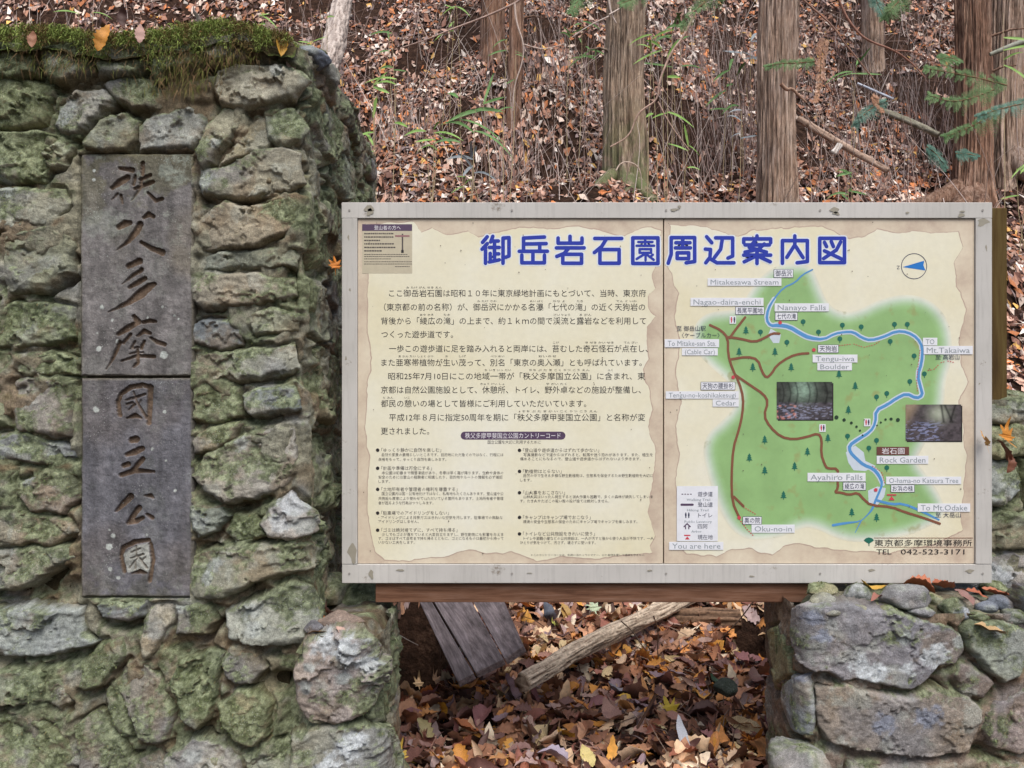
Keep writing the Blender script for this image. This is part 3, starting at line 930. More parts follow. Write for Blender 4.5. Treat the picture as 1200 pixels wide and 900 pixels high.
TYPES['t'] = ((126, 116, 106), .10); TYPES['s'] = ((122, 121, 122), .12)
for typ, p_, poly in RS:
    stone(RF, poly, typ, rb, p_ * 1.1, .022, tilt=(0, .0), rgh=.3)
mortar(RF, -.33, 1.3, .02, ZR, rb, base=(118, 104, 92), moss=.22, recess=hol2)
lump('stone', px(930, 722, 2.56) + [.02, 0, 0], (.06, .08, .07), 't', rb, 41)
lump('stone', px(940, 893, 2.16) + [0, .02, -.01], (.075, .12, .06), 's', rb, 42)
for (x, y, D, rx, rz_, ty, sd_) in ((962, 692, 2.30, .045, .022, 'm', 43), (963, 704, 2.22, .040, .022, 'g', 44), (1003, 697, 2.30, .040, .032, 'b', 45), (1024, 714, 2.24, .05, .02, 'm', 46),
    (1062, 699, 2.24, .075, .036, 's', 47), (1116, 712, 2.23, .035, .028, 'g', 48), (1140, 708, 2.27, .03, .02, 'r', 49), (1172, 707, 2.25, .035, .022, 'd', 50), (1110, 727, 2.23, .04, .018, 'g', 51),
    (1190, 722, 2.2, .04, .02, 'g', 52), (985, 712, 2.22, .03, .014, 't', 53), (1090, 686, 2.45, .05, .02, 'g', 54), (1130, 690, 2.42, .04, .018, 'b', 55),
    (1040, 716, 2.21, .03, .016, 'm', 56), (1078, 716, 2.2, .035, .016, 's', 57), (1145, 722, 2.2, .03, .016, 'm', 58), (1156, 712, 2.24, .028, .018, 'd', 59), (1002, 713, 2.2, .03, .014, 'm', 60), (1092, 703, 2.27, .03, .02, 'm', 62),
    (1195, 700, 2.3, .04, .026, 'd', 63), (972, 716, 2.19, .032, .014, 'g', 64), (1126, 718, 2.21, .028, .016, 'b', 65), (1025, 690, 2.4, .04, .02, 'm', 66), (1165, 690, 2.4, .045, .022, 'm', 67)):
    lump('stone', px(x, y, D), (rx, rx * .9, rz_), ty, rb, sd_, n=18)
# upright block behind the board's right end
ub = thing('stone_pier', 'narrow grey-green stone pier rising behind the right edge of the map board', 'stone pier', (1.55, 2.7, 0))
UF = Face((1.26, 2.46), (0, -1), (1, 0), .04)
for typ, p_, poly in [
 ('g', .030, [(1120,478),(1162,470),(1190,466),(1230,468),(1230,494),(1165,497),(1120,495)]),
 ('m', .034, [(1130,502),(1185,499),(1230,500),(1230,532),(1170,537),(1130,533)]),
 ('b', .030, [(1120,545),(1160,542),(1186,540),(1192,575),(1170,592),(1130,590)]),
 ('m', .032, [(1196,540),(1230,540),(1230,592),(1200,590)]),
 ('g', .034, [(1130,602),(1165,598),(1200,600),(1230,604),(1230,640),(1165,642),(1135,640)]),
 ('b', .030, [(1125,650),(1180,647),(1230,648),(1230,690),(1125,690)])]:
    stone(UF, poly, typ, ub, p_, .02, step=.005)
mortar(UF, -.4, .8, EYE - .60, EYE - .045, ub, base=(122, 118, 100), moss=.4)
cv, cf = box(1.30, 2.06, 2.50, 2.86, EYE - .60, EYE - .06)
put('core', cv, cf, M_MORTAR, ub, col0, False)
lump('stone', px(1178, 470, 2.55), (.09, .1, .035), 'm', ub, 61)

# --- moss fuzz on all masonry
by = {}
for P, m, par in fuzz_pts: by.setdefault(par, []).append(P)
for par, L in by.items():
    P = np.concatenate(L)
    k = min(len(P), 42000 if par is pillar else 5000)
    P = P[rng.choice(len(P), k, replace=False)]
    n = len(P)
    root = P + rng.normal(0, .0015, (n, 3)) 
    dirs = np.column_stack([rng.normal(0, .6, n), rng.normal(-.7, .4, n), rng.normal(.1, .6, n)])
    dirs /= np.linalg.norm(dirs, axis=1)[:, None]
    cl = srgb(118, 130, 88)[None] * rng.uniform(.4, 1.6, n)[:, None]
    tn = rng.random(n) < .2
    cl[tn] = srgb(128, 118, 86) * rng.uniform(.5, 1.3, tn.sum())[:, None]
    vf = strands(root, dirs, rng.uniform(.003, .008, n), rng.uniform(.0008, .0018, n), cl, .5)
    if par is pillar: vf = join([vf, v1, v2])
    o = put('moss', vf[0], vf[1], M_MOSS, par, vf[2], False)
    o['kind'] = 'stuff'

# ------------------------------------------------------------------ information board
BD = 2.37
board = thing('information_board', 'large framed trail map board with blue Japanese title between the stone pillars', 'sign', tuple(px(780, 682, BD)))
m_frame, t_, b_ = mat('aged_aluminium_frame', .45, .4)
v_ = coords(t_)
c_ = ramp(t_, noise_n(t_, v_, 3, 6, .6), [(.3, srgb(178, 176, 172)), (.7, srgb(202, 200, 197))])
c_ = mul(t_, c_, ramp(t_, noise_n(t_, v_, 17, 8, .8), [(.30, (.42, .36, .30)), (.39, (1, 1, 1))]))
c_ = mul(t_, c_, ramp(t_, noise_n(t_, coords(t_, (60, 60, 5)), 2, 4, .6), [(.25, .86), (.5, 1.0)]))
t_.links.new(c_, b_.inputs['Base Color'])
def bx_px(name, x0, x1, y0, y1, d0, d1, m, parent, D=BD, bev=.0015):
    a, b = px(x0, y1, D), px(x1, y0, D)
    o = put(name, *box(a[0], b[0], D + d0, D + d1, a[2], b[2]), m, parent, None, False)
    if bev: bevel_obj(o, bev)
    return o
bx_px('frame_rail', 401, 1160.5, 238, 256.5, -.010, .03, m_frame, board)
bx_px('frame_rail', 401.5, 1160, 660.5, 682.5, -.010, .03, m_frame, board)
bx_px('frame_rail', 401.5, 419.5, 256.8, 660.2, -.0112, .03, m_frame, board)
bx_px('frame_rail', 1141, 1160, 256.8, 660.2, -.0112, .03, m_frame, board)
m_back = flat_mat('backing_sheet', srgb(150, 146, 142), .6)
bx_px('backing', 403, 1158, 240, 681, .0305, .042, m_back, board)
m_pan, t_, b_ = mat('faded_print_border', .4, .45)
v_ = coords(t_)
c_ = ramp(t_, noise_n(t_, v_, 7, 7, .7), [(.3, srgb(182, 162, 146)), (.5, srgb(206, 192, 172)), (.7, srgb(221, 211, 190))])
t_.links.new(c_, b_.inputs['Base Color'])
pl = bx_px('left_panel', 419.7, 776.6, 257, 660, -.004, .02, m_pan, board, bev=.0008)
pr = bx_px('right_panel', 778.0, 1140.8, 257, 660, -.004, .02, m_pan, board, bev=.0008)
ZB = BD - .004       # printed face
def L(x, y, layer):
    return px(x, y, ZB)+ np.array([0, -layer * .0002, 0])

def poly_print(name, pts, layer, m, parent, closed_smooth=0, rough=0, seed=0):
    p = np.array(pts, float)
    for _ in range(closed_smooth):
        q = np.roll(p, -1, 0)
        p = np.stack([.75 * p + .25 * q, .25 * p + .75 * q], 1).reshape(-1, 2)
    if rough:
        q = np.roll(p, -1, 0)
        out = []
        for a, b in zip(p, q):
            n_ = max(1, int(np.hypot(*(b - a)) / 3))
            for i in range(n_): out.append(a + (b - a) * i / n_)
        p = np.array(out)
        p = p + (np.column_stack([fbm(p * .09, 3, seed), fbm(p * .09 + 50, 3, seed + 1)]) - .5) * rough * 2
    t = geometry.tessellate_polygon([[Vector((a[0], a[1], 0)) for a in p]])
    v = np.array([L(a[0], a[1], layer) for a in p])
    f = []
    for a in t:
        q = v[list(a)]
        nrm = np.cross(q[1] - q[0], q[2] - q[0])
        f.append(a if nrm[1] < 0 else a[::-1])
    return v, f

class Print:
    """collects flat printed shapes of one ink"""
    def __init__(self): self.v = []; self.f = []; self.n = 0; self.k = 0
    def add(self, v, f):
        self.v.append(np.asarray(v)); self.f += [tuple(int(i) + self.n for i in a) for a in f]; self.n += len(v)
    def poly(self, pts, layer, **kw): self.add(*poly_print('', pts, layer, None, None, **kw))
    def rect(self, x0, x1, y0, y1, layer): self.add([L(x0, y1, layer), L(x1, y1, layer), L(x1, y0, layer), L(x0, y0, layer)], [(0, 1, 2, 3)])
    def disc(self, x, y, r, layer, n=14, ry=None):
        a = np.linspace(0, 2 * math.pi, n, endpoint=False)
        self.add([L(x + r * math.cos(-t), y + (ry or r) * math.sin(-t), layer) for t in a], [tuple(range(n))])
    def ribbon(self, pts, w, layer, cap=True, smooth=0):
        p = np.array(pts, float)
        for _ in range(smooth):
            q = [p[0]]
            for a, b in zip(p[:-1], p[1:]): q += [.75 * a + .25 * b, .25 * a + .75 * b]
            p = np.array(q + [p[-1]])
        if p.shape[1] == 2: p = np.column_stack([p, np.full(len(p), w)])
        self.k += 1
        layer = layer + (self.k % 40) * .015
        for a, b in zip(p[:-1], p[1:]):
            self.k += 1
            d = b[:2] - a[:2]; l = np.hypot(*d)
            if l < 1e-6: continue
            nrm = np.array([-d[1], d[0]]) / l
            ly = layer + (self.k % 9) * .012
            q = [a[:2] + nrm * a[2] / 2, b[:2] + nrm * b[2] / 2, b[:2] - nrm * b[2] / 2, a[:2] - nrm * a[2] / 2]
            self.add([L(x, y, ly) for x, y in q], [(0, 1, 2, 3)])
        if cap:
            for i, a in enumerate(p): self.disc(a[0], a[1], a[2] / 2, layer + .15 + (i % 5) * .012, 12)
    def build(self, name, m, parent, label=None):
        if not self.v: return
        o = put(name, np.vstack(self.v), self.f, m, parent, None, False)
        if label: o['label'] = label
        if 'lettering' in name or name.endswith('specks') or name.endswith('dashes') or name.endswith('rules'): o['kind'] = 'stuff'
        return o
def each(name, m, parent, items, draw):
    for it in items:
        q = Print(); draw(q, it); q.build(name, m, parent)

_tc = bpy.data.curves.new('lettering_source', 'FONT')
_to = bpy.data.objects.new('lettering_source', _tc)
C.objects.link(_to)
def text(pr_, s, x0, x1, yc, layer, hpx=None, res=2, rot=0, latin=False):
    """one printed line whose ink box spans x0..x1 and is centred on yc"""
    _tc.body = s; _tc.resolution_u = res; _tc.size = 1
    bpy.context.view_layer.update()
    me = bpy.data.meshes.new_from_object(_to)
    if not len(me.vertices): return
    v = np.array([q.co[:] for q in me.vertices])
    f = [list(p.vertices) for p in me.polygons]
    bpy.data.meshes.remove(me)
    a0, a1 = v[:, 0].min(), v[:, 0].max()
    k = (x1 - x0) / (a1 - a0)
    kh = (hpx or k)
    if hpx is None: kh = k
    X = x0 + (v[:, 0] - a0) * k
    mid = .26 if latin else .36
    Y = yc - (v[:, 1] - mid) * kh
    if rot:
        cx, cy = (x0 + x1) / 2, yc
        c_, s_ = math.cos(rot), math.sin(rot)
        X, Y = cx + (X - cx) * c_ - (Y - cy) * s_, cy + (X - cx) * s_ + (Y - cy) * c_
    P = np.column_stack([(X - 600) / F * ZB, np.full(len(X), ZB - layer * .0002), (450 - Y) / F * ZB + EYE])
    pr_.add(P, f)

def ink(name, *c, rough=.5):
    return flat_mat(name, srgb(*c), rough, .06, 40)
K_BLACK = ink('black_ink', 44, 40, 42)
K_GREY = ink('faded_ink', 84, 78, 76)
K_BLUE = ink('title_blue_ink', 30, 52, 162)
K_HALO = ink('pale_blue_halo', 214, 222, 232)
K_RIVER = ink('river_blue_ink', 84, 144, 200)
K_RIVERB = ink('river_edge_ink', 196, 208, 220)
K_TRAIL = ink('trail_brown_ink', 128, 82, 62)
K_WHITE = ink('label_paper', 222, 225, 232)
K_LBL = ink('label_letter_ink', 140, 150, 158)
K_NAVY = ink('place_name_ink', 52, 56, 84)
K_PURP = ink('purple_bar_ink', 84, 66, 92)
K_WTXT = ink('white_ink', 226, 224, 230)
K_TREE = ink('tree_icon_ink', 32, 104, 88)
K_RED = ink('red_ink', 196, 70, 84)
K_BRBOX = ink('brown_box_ink', 104, 66, 60)
K_DOT = ink('dot_ink', 36, 60, 44)
K_COMP = ink('compass_blue_ink', 30, 116, 196)

# parchment with a torn edge
m_par, t_, b_ = mat('parchment_print', .4, .45)
v_ = coords(t_)
c_ = ramp(t_, noise_n(t_, v_, 3.0, 5, .55), [(.3, srgb(220, 213, 182)), (.55, srgb(226, 223, 202)), (.75, srgb(229, 229, 218))])
c_ = mul(t_, c_, ramp(t_, noise_n(t_, v_, 60, 5, .6), [(.3, .96), (.7, 1.03)]))
t_.links.new(c_, b_.inputs['Base Color'])
K_EDGE = ink('torn_edge_ink', 184, 162, 148)
LP = [(430,262),(484,260),(494,273),(506,268),(522,276),(548,271),(560,278),(600,268),(640,268),(680,266),(706,272),(728,277),(744,270),(762,266),(775,270),(776,300),
 (767,312),(764,326),(768,337),(758,348),(759,362),(769,369),(757,384),(757,400),(760,420),(753,432),(761,458),(764,480),(759,500),(766,522),(768,545),(764,560),(762,580),(759,600),(768,628),
 (762,640),(765,648),(730,650),(690,655),(660,651),(630,657),(600,646),(570,649),(548,643),(520,652),(480,657),(452,655),(438,646),(434,620),(431,590),(433,540),(428,500),(432,450),(436,420),(430,380),(432,320),(427,290)]
RP = [(785,263),(828,266),(846,273),(866,278),(884,270),(925,268),(965,266),(980,274),(996,281),(1014,276),(1028,268),(1052,274),(1072,270),(1094,274),(1122,272),(1128,290),(1118,308),(1121,335),
 (1131,362),(1126,388),(1123,400),(1127,430),(1134,448),(1124,470),(1128,500),(1133,540),(1129,570),(1126,600),(1128,622),(1090,640),(1040,648),(985,644),(955,640),(936,636),(918,640),(905,650),(880,643),(858,644),(840,652),(805,648),
 (796,640),(794,600),(792,560),(797,530),(791,500),(798,470),(792,440),(797,400),(790,370),(796,345),(788,325),(783,312),(786,290)]
for poly, par, sd_ in ((LP, pl, 3), (RP, pr, 5)):
    p1 = Print(); c = np.mean(poly, 0)
    big = [tuple(np.array(q) + (np.array(q) - c) / np.linalg.norm(np.array(q) - c) * 1.2) for q in poly]
    big = [(min(max(a, 420.5 if par is pl else 779), 775.8 if par is pl else 1140), min(max(b, 258), 659)) for a, b in big]
    p1.poly(big, 1, closed_smooth=0, rough=2.2, seed=sd_); p1.build('torn_edge', K_EDGE, par)
    p1 = Print(); p1.poly(poly, 2, rough=2.2, seed=sd_); p1.build('parchment', m_par, par)

# title, drawn in rounded strokes
TITLE = [[(571,277.5),(565.5,284)],[(571,285.5),(565,292)],[(569,290),(569,308.5)],[(577.5,277),(575,283.5)],[(575.5,282.5),(584,282.5)],[(573.5,290),(585,290)],[(579.5,282.5),(579.5,305)],
 [(580,297.5),(584.5,297.5)],[(574.5,297),(574.5,306)],[(573.5,307),(585,304.5)],[(589.5,308.5),(589.5,279),(596.5,278.5),(596.5,300),(592.5,301.5)],
 [(614,279),(638,277.8)],[(613.5,279),(613.5,294)],[(614,286),(640,285.5)],[(632.5,286),(632.5,294)],[(608.5,294.5),(641.5,294.5)],[(624.5,296),(624.5,308)],[(611.5,299),(611.5,308),(638,308),(638,299)],
 [(654,279),(654,285),(682,285),(682,279)],[(668,277),(668,285)],[(652,290.5),(684.5,290.5)],[(666.5,291),(661,297),(652.5,300.5)],[(659.5,298),(681.5,298),(681.5,308.5),(659.5,308.5),(659.5,298)],
 [(697,279.5),(728.5,279.5)],[(710,281),(705,289),(696.5,296)],[(703,292.5),(725.5,292.5),(725.5,308.5),(703,308.5),(703,292.5)],
 [(741.5,278.8),(771,278.8),(771,308.8),(741.5,308.8),(741.5,278.8)],[(748,283.6),(764.5,283.6)],[(756,280),(756,288)],[(746,288),(766.5,288)],[(749.5,292),(763,292),(763,296.3),(749.5,296.3),(749.5,292)],
 [(755,298),(746,303.5)],[(756.5,298),(756.5,305)],[(757.5,298),(766,304.5)],[(765,298.5),(762,301)],
 [(783,308.5),(786.5,298),(786.5,278.5),(814,278.5),(814,306.5),(804,308)],[(792,284.5),(808.5,284.5)],[(800,280.5),(800,290)],[(791.5,290.5),(809,290.5)],[(793.5,296.3),(807,296.3),(807,303),(793.5,303),(793.5,296.3)],
 [(828,277.5),(834,284.5)],[(826.5,292),(832.5,292.3),(832,301.5),(827,308)],[(832.5,303.5),(840,308),(860,308)],[(838.5,278.8),(858.5,278.8),(858.5,300),(853,302.5)],[(846.5,279),(844.5,292),(837,302)],
 [(887,276.5),(887,280)],[(871.5,284.5),(871.5,280),(903,280),(903,284.5)],[(885,282),(878,290),(898,295.5)],[(895.5,286),(889,292),(873,295.5)],[(873,287),(901.5,287)],[(871.5,299),(903,299)],
 [(887,295),(887,308.8)],[(884,301),(872,306.8)],[(890,301),(902.5,306.8)],
 [(916.8,308.5),(916.8,282),(946,282),(946,306.5),(934,308)],[(931.3,276.5),(931.3,287),(922,301.5)],[(932.5,289),(941,302)],
 [(960.5,279.3),(989.5,279.3),(989.5,307.8),(960.5,307.8),(960.5,279.3)],[(966,284),(968.5,289)],[(974,283),(976.5,289)],[(985,283.5),(980,293),(965,303)],[(966,294),(986,303.5)]]
CELL = [540, 603, 646, 690, 734, 777, 820, 866, 909, 953, 1000]
for ch, x0, x1 in zip('御岳岩石園周辺案内図', CELL[:-1], CELL[1:]):
    a, b = Print(), Print()
    for st_ in TITLE:
        if not x0 < st_[0][0] < x1: continue
        thin = (ch == '園' and st_ is not TITLE[[t[0] for t in TITLE].index((741.5, 278.8))])
        a.ribbon(st_, 7.4, 3); b.ribbon(st_, 3.0 if thin else 4.4, 5)
    o = b.build('title_character', K_BLUE, board, 'blue title character ' + ch)
    a.build('halo', K_HALO, o)

# body text
body = Print()
for s, x0, x1, y in [
 ('ここ御岳岩石園は昭和１０年に東京緑地計画にもとづいて、当時、東京府', 456, 757, 343.8),
 ('（東京都の前の名称）が、御岳沢にかかる名瀑「七代の滝」の近く天狗岩の', 450, 756, 360),
 ('背後から「綾広の滝」の上まで、約１ｋｍの間で渓流と露岩などを利用して', 446.5, 757, 376.2),
 ('つくった遊歩道です。', 447, 531, 392),
 ('一歩この遊歩道に足を踏み入れると両岸には、苔むした奇石怪石が点在し、', 456, 759, 408.7),
 ('また亜寒帯植物が生い茂って、別名「東京の奥入瀬」とも呼ばれています。', 447, 752, 425),
 ('昭和25年7月10日にこの地域一帯が「秩父多摩国立公園」に含まれ、東', 455, 756, 441),
 ('京都は自然公園施設として、休憩所、トイレ、野外卓などの施設が整備し、', 446.5, 751, 457),
 ('都民の憩いの場として皆様にご利用していただいています。', 446.5, 687, 473),
 ('平成12年８月に指定50周年を期に「秩父多摩甲斐国立公園」と名称が変', 456, 756, 489.3),
 ('更されました。', 446.5, 503, 505.3)]:
    text(body, s, x0, x1, y, 4, hpx=9.2)
body.build('body_lettering', K_BLACK, pl, 'paragraph of black Japanese text about the rock garden trail')
rub = Print()
for s, x0, x1, y in [('み たけ がん せき えん',476,518,337),('み たけ さわ',559,582,353),('めい ばく',621,636,353),('なな よ',648,662,353),('たき',676,683,353),('てん ぐ いわ',722,746,353),
 ('あや ひろ',492,508,369),('たき',520,527,369),('けい りゅう',649,668,369),('ろ がん',679,693,369),('こけ',648,655,401.5),('き せき かい せき',686,719,401.5),('てん ざい',731,747,401.5),
 ('あ かん たい しょく ぶつ',467,508,417.5),('お',522,525,417.5),('しげ',538,546,417.5),('べつ めい',575,591,417.5),('おいらせ',631,652,417.5),('ち いき いっ たい',568,599,433.7),
 ('ちち ぶ た ま こく りつ こう えん',620,691,433.7),('ふく',712,718,433.7),('きゅう けい しょ',563,591,450),('や がい たく',640,664,450),('と みん',449,461,466),('いこ',474,480,466),
 ('ちち ぶ た ま か い こく りつ こう えん',612,700,482)]:
    text(rub, s, x0, x1, y, 4, hpx=3.0, res=1)
rub.build('furigana_lettering', K_BLACK, pl)
bar = Print(); bar.ribbon([(544.5, 510.5), (658, 510.5)], 9.4, 3); bar.build('heading_bar', K_PURP, pl)
q = Print(); text(q, '秩父多摩甲斐国立公園カントリーコード', 545, 657, 510.6, 5, hpx=7.2); q.build('heading_lettering', K_WTXT, pl, 'white heading 秩父多摩甲斐国立公園カントリーコード')
q = Print(); text(q, '国立公園を大切に利用するために', 571.5, 633.5, 518.2, 4, hpx=4.6, res=1)
q.build('subheading_lettering', K_GREY, pl)
code = Print()
HEAD = [('「ゆっくり静かに自然を楽しむ」',447,517,527.5),('「計画や準備は万全にする」',447,506,548.7),('「土地所有者や管理者の権利を尊重する」',447,536,573.4),('「駐車場でのアイドリングをしない」',447,526,601.2),
 ('「ゴミは絶対捨てずに、すべて持ち帰る」',447,536,621.2),
 ('「登山道や遊歩道からはずれて歩かない」',613,702,527.7),('「動植物はとらない」',613,658,552.4),('「山火事をおこさない」',613,662,577.4),('「キャンプはキャンプ場でおこなう」',613,692,606.3),('「トイレなど公共施設をきれいに使う」',613,697,625.6)]
for s, x0, x1, y in HEAD:
    text(code, s, x0, x1, y, 4, hpx=5.2, res=1)
for s, x0, x1, y in [
 ('自然や風景の素晴らしいところです。目的地にただ急ぐのではなく、行程には',447.5,590,533),('余裕をもって、ゆっくり自然を楽しみます。',443.5,523,538.4),
 ('本公園は初春まで積雪凍結があり、冬季は早く霜が降ります。生命や身体の',447.5,590,554.2),('安全のためには登山の経験者に相談したり、目的地やルートの情報を必ず確認',443.5,589,559.2),('します。',443.5,457,564.2),
 ('国立公園内は国・公有地だけではなく、私有地もたくさんあります。登山道や公',447.5,590,578.6),('共施設も厚意により使わせていただいている箇所もあります。土地所有者や管理',443.5,590,584.2),('者が困るような行為はつつしみます。',443.5,508,589.4),
 ('・アイドリングによる排気ガスはきれいな空気を汚します。駐車場での無駄な',443.5,589,606.6),('アイドリングはしません。',443.5,491,611.2),
 ('少しでもゴミが落ちていると大変目立ちますし、野生動物にも影響を与えま',447.5,590,626.4),('す。ゴミはすべて自宅まで持ち帰るとともに、ゴミになるものは最初から持って',443.5,590,631),('いかない工夫をします。',443.5,486,635.6),
 ('写真撮影などで道からはずれると、転落や迷う恐れがあります。また、植生を',613.5,765,533),('痛めることにもなるので、登山道や遊歩道からはずれないよう歩きます。',609.5,751,537.8),
 ('自然の中で生きる多様な野生動植物は、生態系を保全するため野生動植物を大切に',613.5,765,557.4),('します。',609.5,623,562.6),
 ('山林火災はいったん発生すると消火作業も困難で、多くの森林が焼失してしまいま',613.5,765,582.2),('す。たき火やたばこの吸い殻の投げ捨ては絶対しません。',609.5,714,587.2),
 ('環境の安全や生態系の保全のためにキャンプ場でキャンプを楽しみます。',613,747,611.4),
 ('トイレや避難小屋などの公共施設は、一人が汚すと後から使う人皆が不快です。一人',613.5,766,631),('ひとりが気をつけて、汚さず、壊さずに使います。',609.5,698,636),
 ('＊このカントリーコードは、利用に当たってのマナー、心と自然を愛して環境を守るもの',622,755,650.4)]:
    text(code, s, x0, x1, y, 4, hpx=(4.3 if y < 640 else 2.8), res=1)
code.build('country_code_lettering', K_GREY, pl, 'two columns of tiny Japanese rules')
each('bullet', K_BLACK, pl, HEAD, lambda q, h_: q.disc(442.6 if h_[1] < 500 else 608.8, h_[3], 2.1, 4, 12))

# small notice stuck in the corner
K_NOT = ink('notice_paper', 190, 182, 160)
nt_ = Print(); nt_.rect(424.5, 483, 263, 320.5, 3); nsheet = nt_.build('notice_sheet', K_NOT, pl, 'small grey notice headed 登山者の方へ')
nb = Print(); nb.rect(424.5, 483, 262.8, 270.6, 4); nb.build('notice_header', K_PURP, pl)
q = Print(); text(q, '登山者の方へ', 438.5, 469.5, 267, 5, hpx=5.6); q.build('notice_heading', K_WTXT, pl)
q = Print()
for i, y in enumerate((273.8, 277.8, 281.8, 285.8, 290, 294)):
    x = 426.8
    while x < (461 if i not in (2, 5) else 445):
        w_ = random.uniform(1.4, 3.2); q.rect(x, x + w_, y - .8, y + .8, 4); x += w_ + .5
for y, xe in ((298.3, 476), (300.6, 480), (303.4, 458), (306.8, 481), (309.4, 481), (312.4, 480)):
    x = 426.8 if y < 312 else 463
    while x < xe:
        w_ = random.uniform(1.0, 2.6); q.rect(x, x + w_, y - .4, y + .4, 4); x += w_ + .4
q.rect(470.8, 472.6, 274, 296, 4); q.build('notice_lettering', K_GREY, pl)
q = Print(); q.rect(463, 480, 275.6, 277.6, 5); q.build('notice_signpost_arm', ink('dull_red_ink', 150, 110, 112), pl)
q = Print(); q.rect(470.2, 473.2, 293, 296.4, 5); q.build('notice_signpost_foot', K_BLACK, pl)

# --- the map
def ring_mesh(pts, layers, name, parent):
    p = np.array(pts, float)
    for _ in range(2):
        q = np.roll(p, -1, 0)
        p = np.stack([.75 * p + .25 * q, .25 * p + .75 * q], 1).reshape(-1, 2)
    # inward normals
    area = .5 * np.sum(p[:, 0] * np.roll(p[:, 1], -1) - np.roll(p[:, 0], -1) * p[:, 1])
    t = np.roll(p, -1, 0) - np.roll(p, 1, 0); t /= np.linalg.norm(t, axis=1)[:, None]
    nrm = np.column_stack([-t[:, 1], t[:, 0]]) * (1 if area > 0 else -1)
    for _ in range(6): nrm = (np.roll(nrm, 1, 0) + nrm + np.roll(nrm, -1, 0)) / 3
    rings = [p + nrm * w_ for w_, c in layers]
    n_ = len(p)
    v, cc, f = [], [], []
    for r_, (w_, c) in zip(rings, layers):
        v += [L(a, b, 3) for a, b in r_]; cc += [c] * n_
    for k in range(len(rings) - 1):
        for i in range(n_):
            j = (i + 1) % n_
            q = [k * n_ + i, k * n_ + j, (k + 1) * n_ + j, (k + 1) * n_ + i]
            a, b, c_ = (np.array(v[x]) for x in q[:3])
            f.append(q if np.cross(b - a, c_ - a)[1] < 0 else q[::-1])
    inner = rings[-1]
    base = (len(rings) - 1) * n_
    for tr in geometry.tessellate_polygon([[Vector((a[0], a[1], 0)) for a in inner]]):
        q = [base + i for i in tr]
        a, b, c_ = (np.array(v[x]) for x in q)
        f.append(q if np.cross(b - a, c_ - a)[1] < 0 else q[::-1])
    return put(name, np.array(v), f, M_MAPG, parent, np.array(cc), False)
M_MAPG, t_, b_ = mat('map_green_print', .4, .45)
v_ = coords(t_)
c_ = mul(t_, vcol(t_), ramp(t_, noise_n(t_, v_, 9, 6, .65), [(.3, .86), (.7, 1.1)]))
c_ = mul(t_, c_, srgb(150, 150, 96), ramp(t_, noise_n(t_, v_, 22, 3, .5), [(.60, 0.), (.70, .6)]), 'MIX')
t_.links.new(c_, b_.inputs['Base Color'])
cream = srgb(220, 219, 200)
BLOB = [(878,345),(893,325),(910,313),(930,310),(950,313),(958,332),(968,357),(985,368),(1005,366),(1030,353),(1060,346),(1086,351),(1105,368),(1114,392),(1113,425),(1106,445),(1104,480),(1090,500),(1082,520),
 (1070,540),(1088,562),(1104,588),(1105,604),(1085,617),(1060,627),(1010,634),(985,631),(952,615),(935,618),(915,628),(880,632),(860,622),(846,600),(838,578),(829,550),(825,525),(832,507),(845,497),(863,478),(868,458),
 (850,442),(830,425),(813,406),(815,380),(830,368),(850,366),(868,364)]
ring_mesh(BLOB, [(-2, cream), (1, srgb(212, 218, 204)), (4, srgb(192, 210, 190)), (8, srgb(170, 200, 160)), (12, srgb(152, 190, 134)), (16, srgb(144, 183, 122))], 'map_green', pr)
RIV = [(952,316),(940,322),(932,331),(918,337),(907,350),(900,362),(898,375),(903,382),(912,381),(925,383),(938,391),(948,396),(965,398),(978,391),(990,389),(1000,389),(1010,396),(1020,399),(1035,395),(1050,388),(1063,389),
 (1075,396),(1081,407),(1080,425),(1075,440),(1079,455),(1081,463),(1074,467),(1062,461),(1050,467),(1040,474),(1026,481),(1026,495),(1020,506),(1005,515),(995,522),(996,530),(1004,538),(1012,545),(1023,549),(1030,557),
 (1034,567),(1030,577),(1026,586),(1022,597),(1015,605),(1008,611),(990,613),(976,615.5)]
wv = [1.8] * 5 + [3] * 3 + [4.4] * 4 + [2.6] * 3 + [3] * 8 + [3.4] * 9 + [2.8] * 2 + [3.8] * 7 + [2.6] * 4 + [1.2] * 2
RW = [(a, b, w_) for (a, b), w_ in zip(RIV, wv + [3] * 99)]
q = Print(); q.ribbon([(a, b, w_ + 3) for a, b, w_ in RW[4:42]], 0, 4, smooth=1)
q.poly([(903,385),(915,392),(913,402),(906,402),(900,393)], 4.2); q.poly([(991,530),(1002,522),(1012,530),(1014,540),(1026,546),(1014,552),(1000,551),(994,542)], 4.3)
q.poly([(1017,575),(1028,570),(1038,572),(1036,582),(1028,592),(1018,592)], 4.25)
q.build('river_bank', K_RIVERB, pr)
q = Print(); q.ribbon(RW, 0, 5.4, smooth=1); q.ribbon([(1026,586,3),(1045,591,3),(1058,590,2.6),(1080,599,3),(1100,609,2)], 0, 5.4, smooth=1); q.ribbon([(1009,610,1.6),(1006,616,1.2),(1002,624,.8)], 0, 5.4)
q.build('river', K_RIVER, pr)
q = Print()
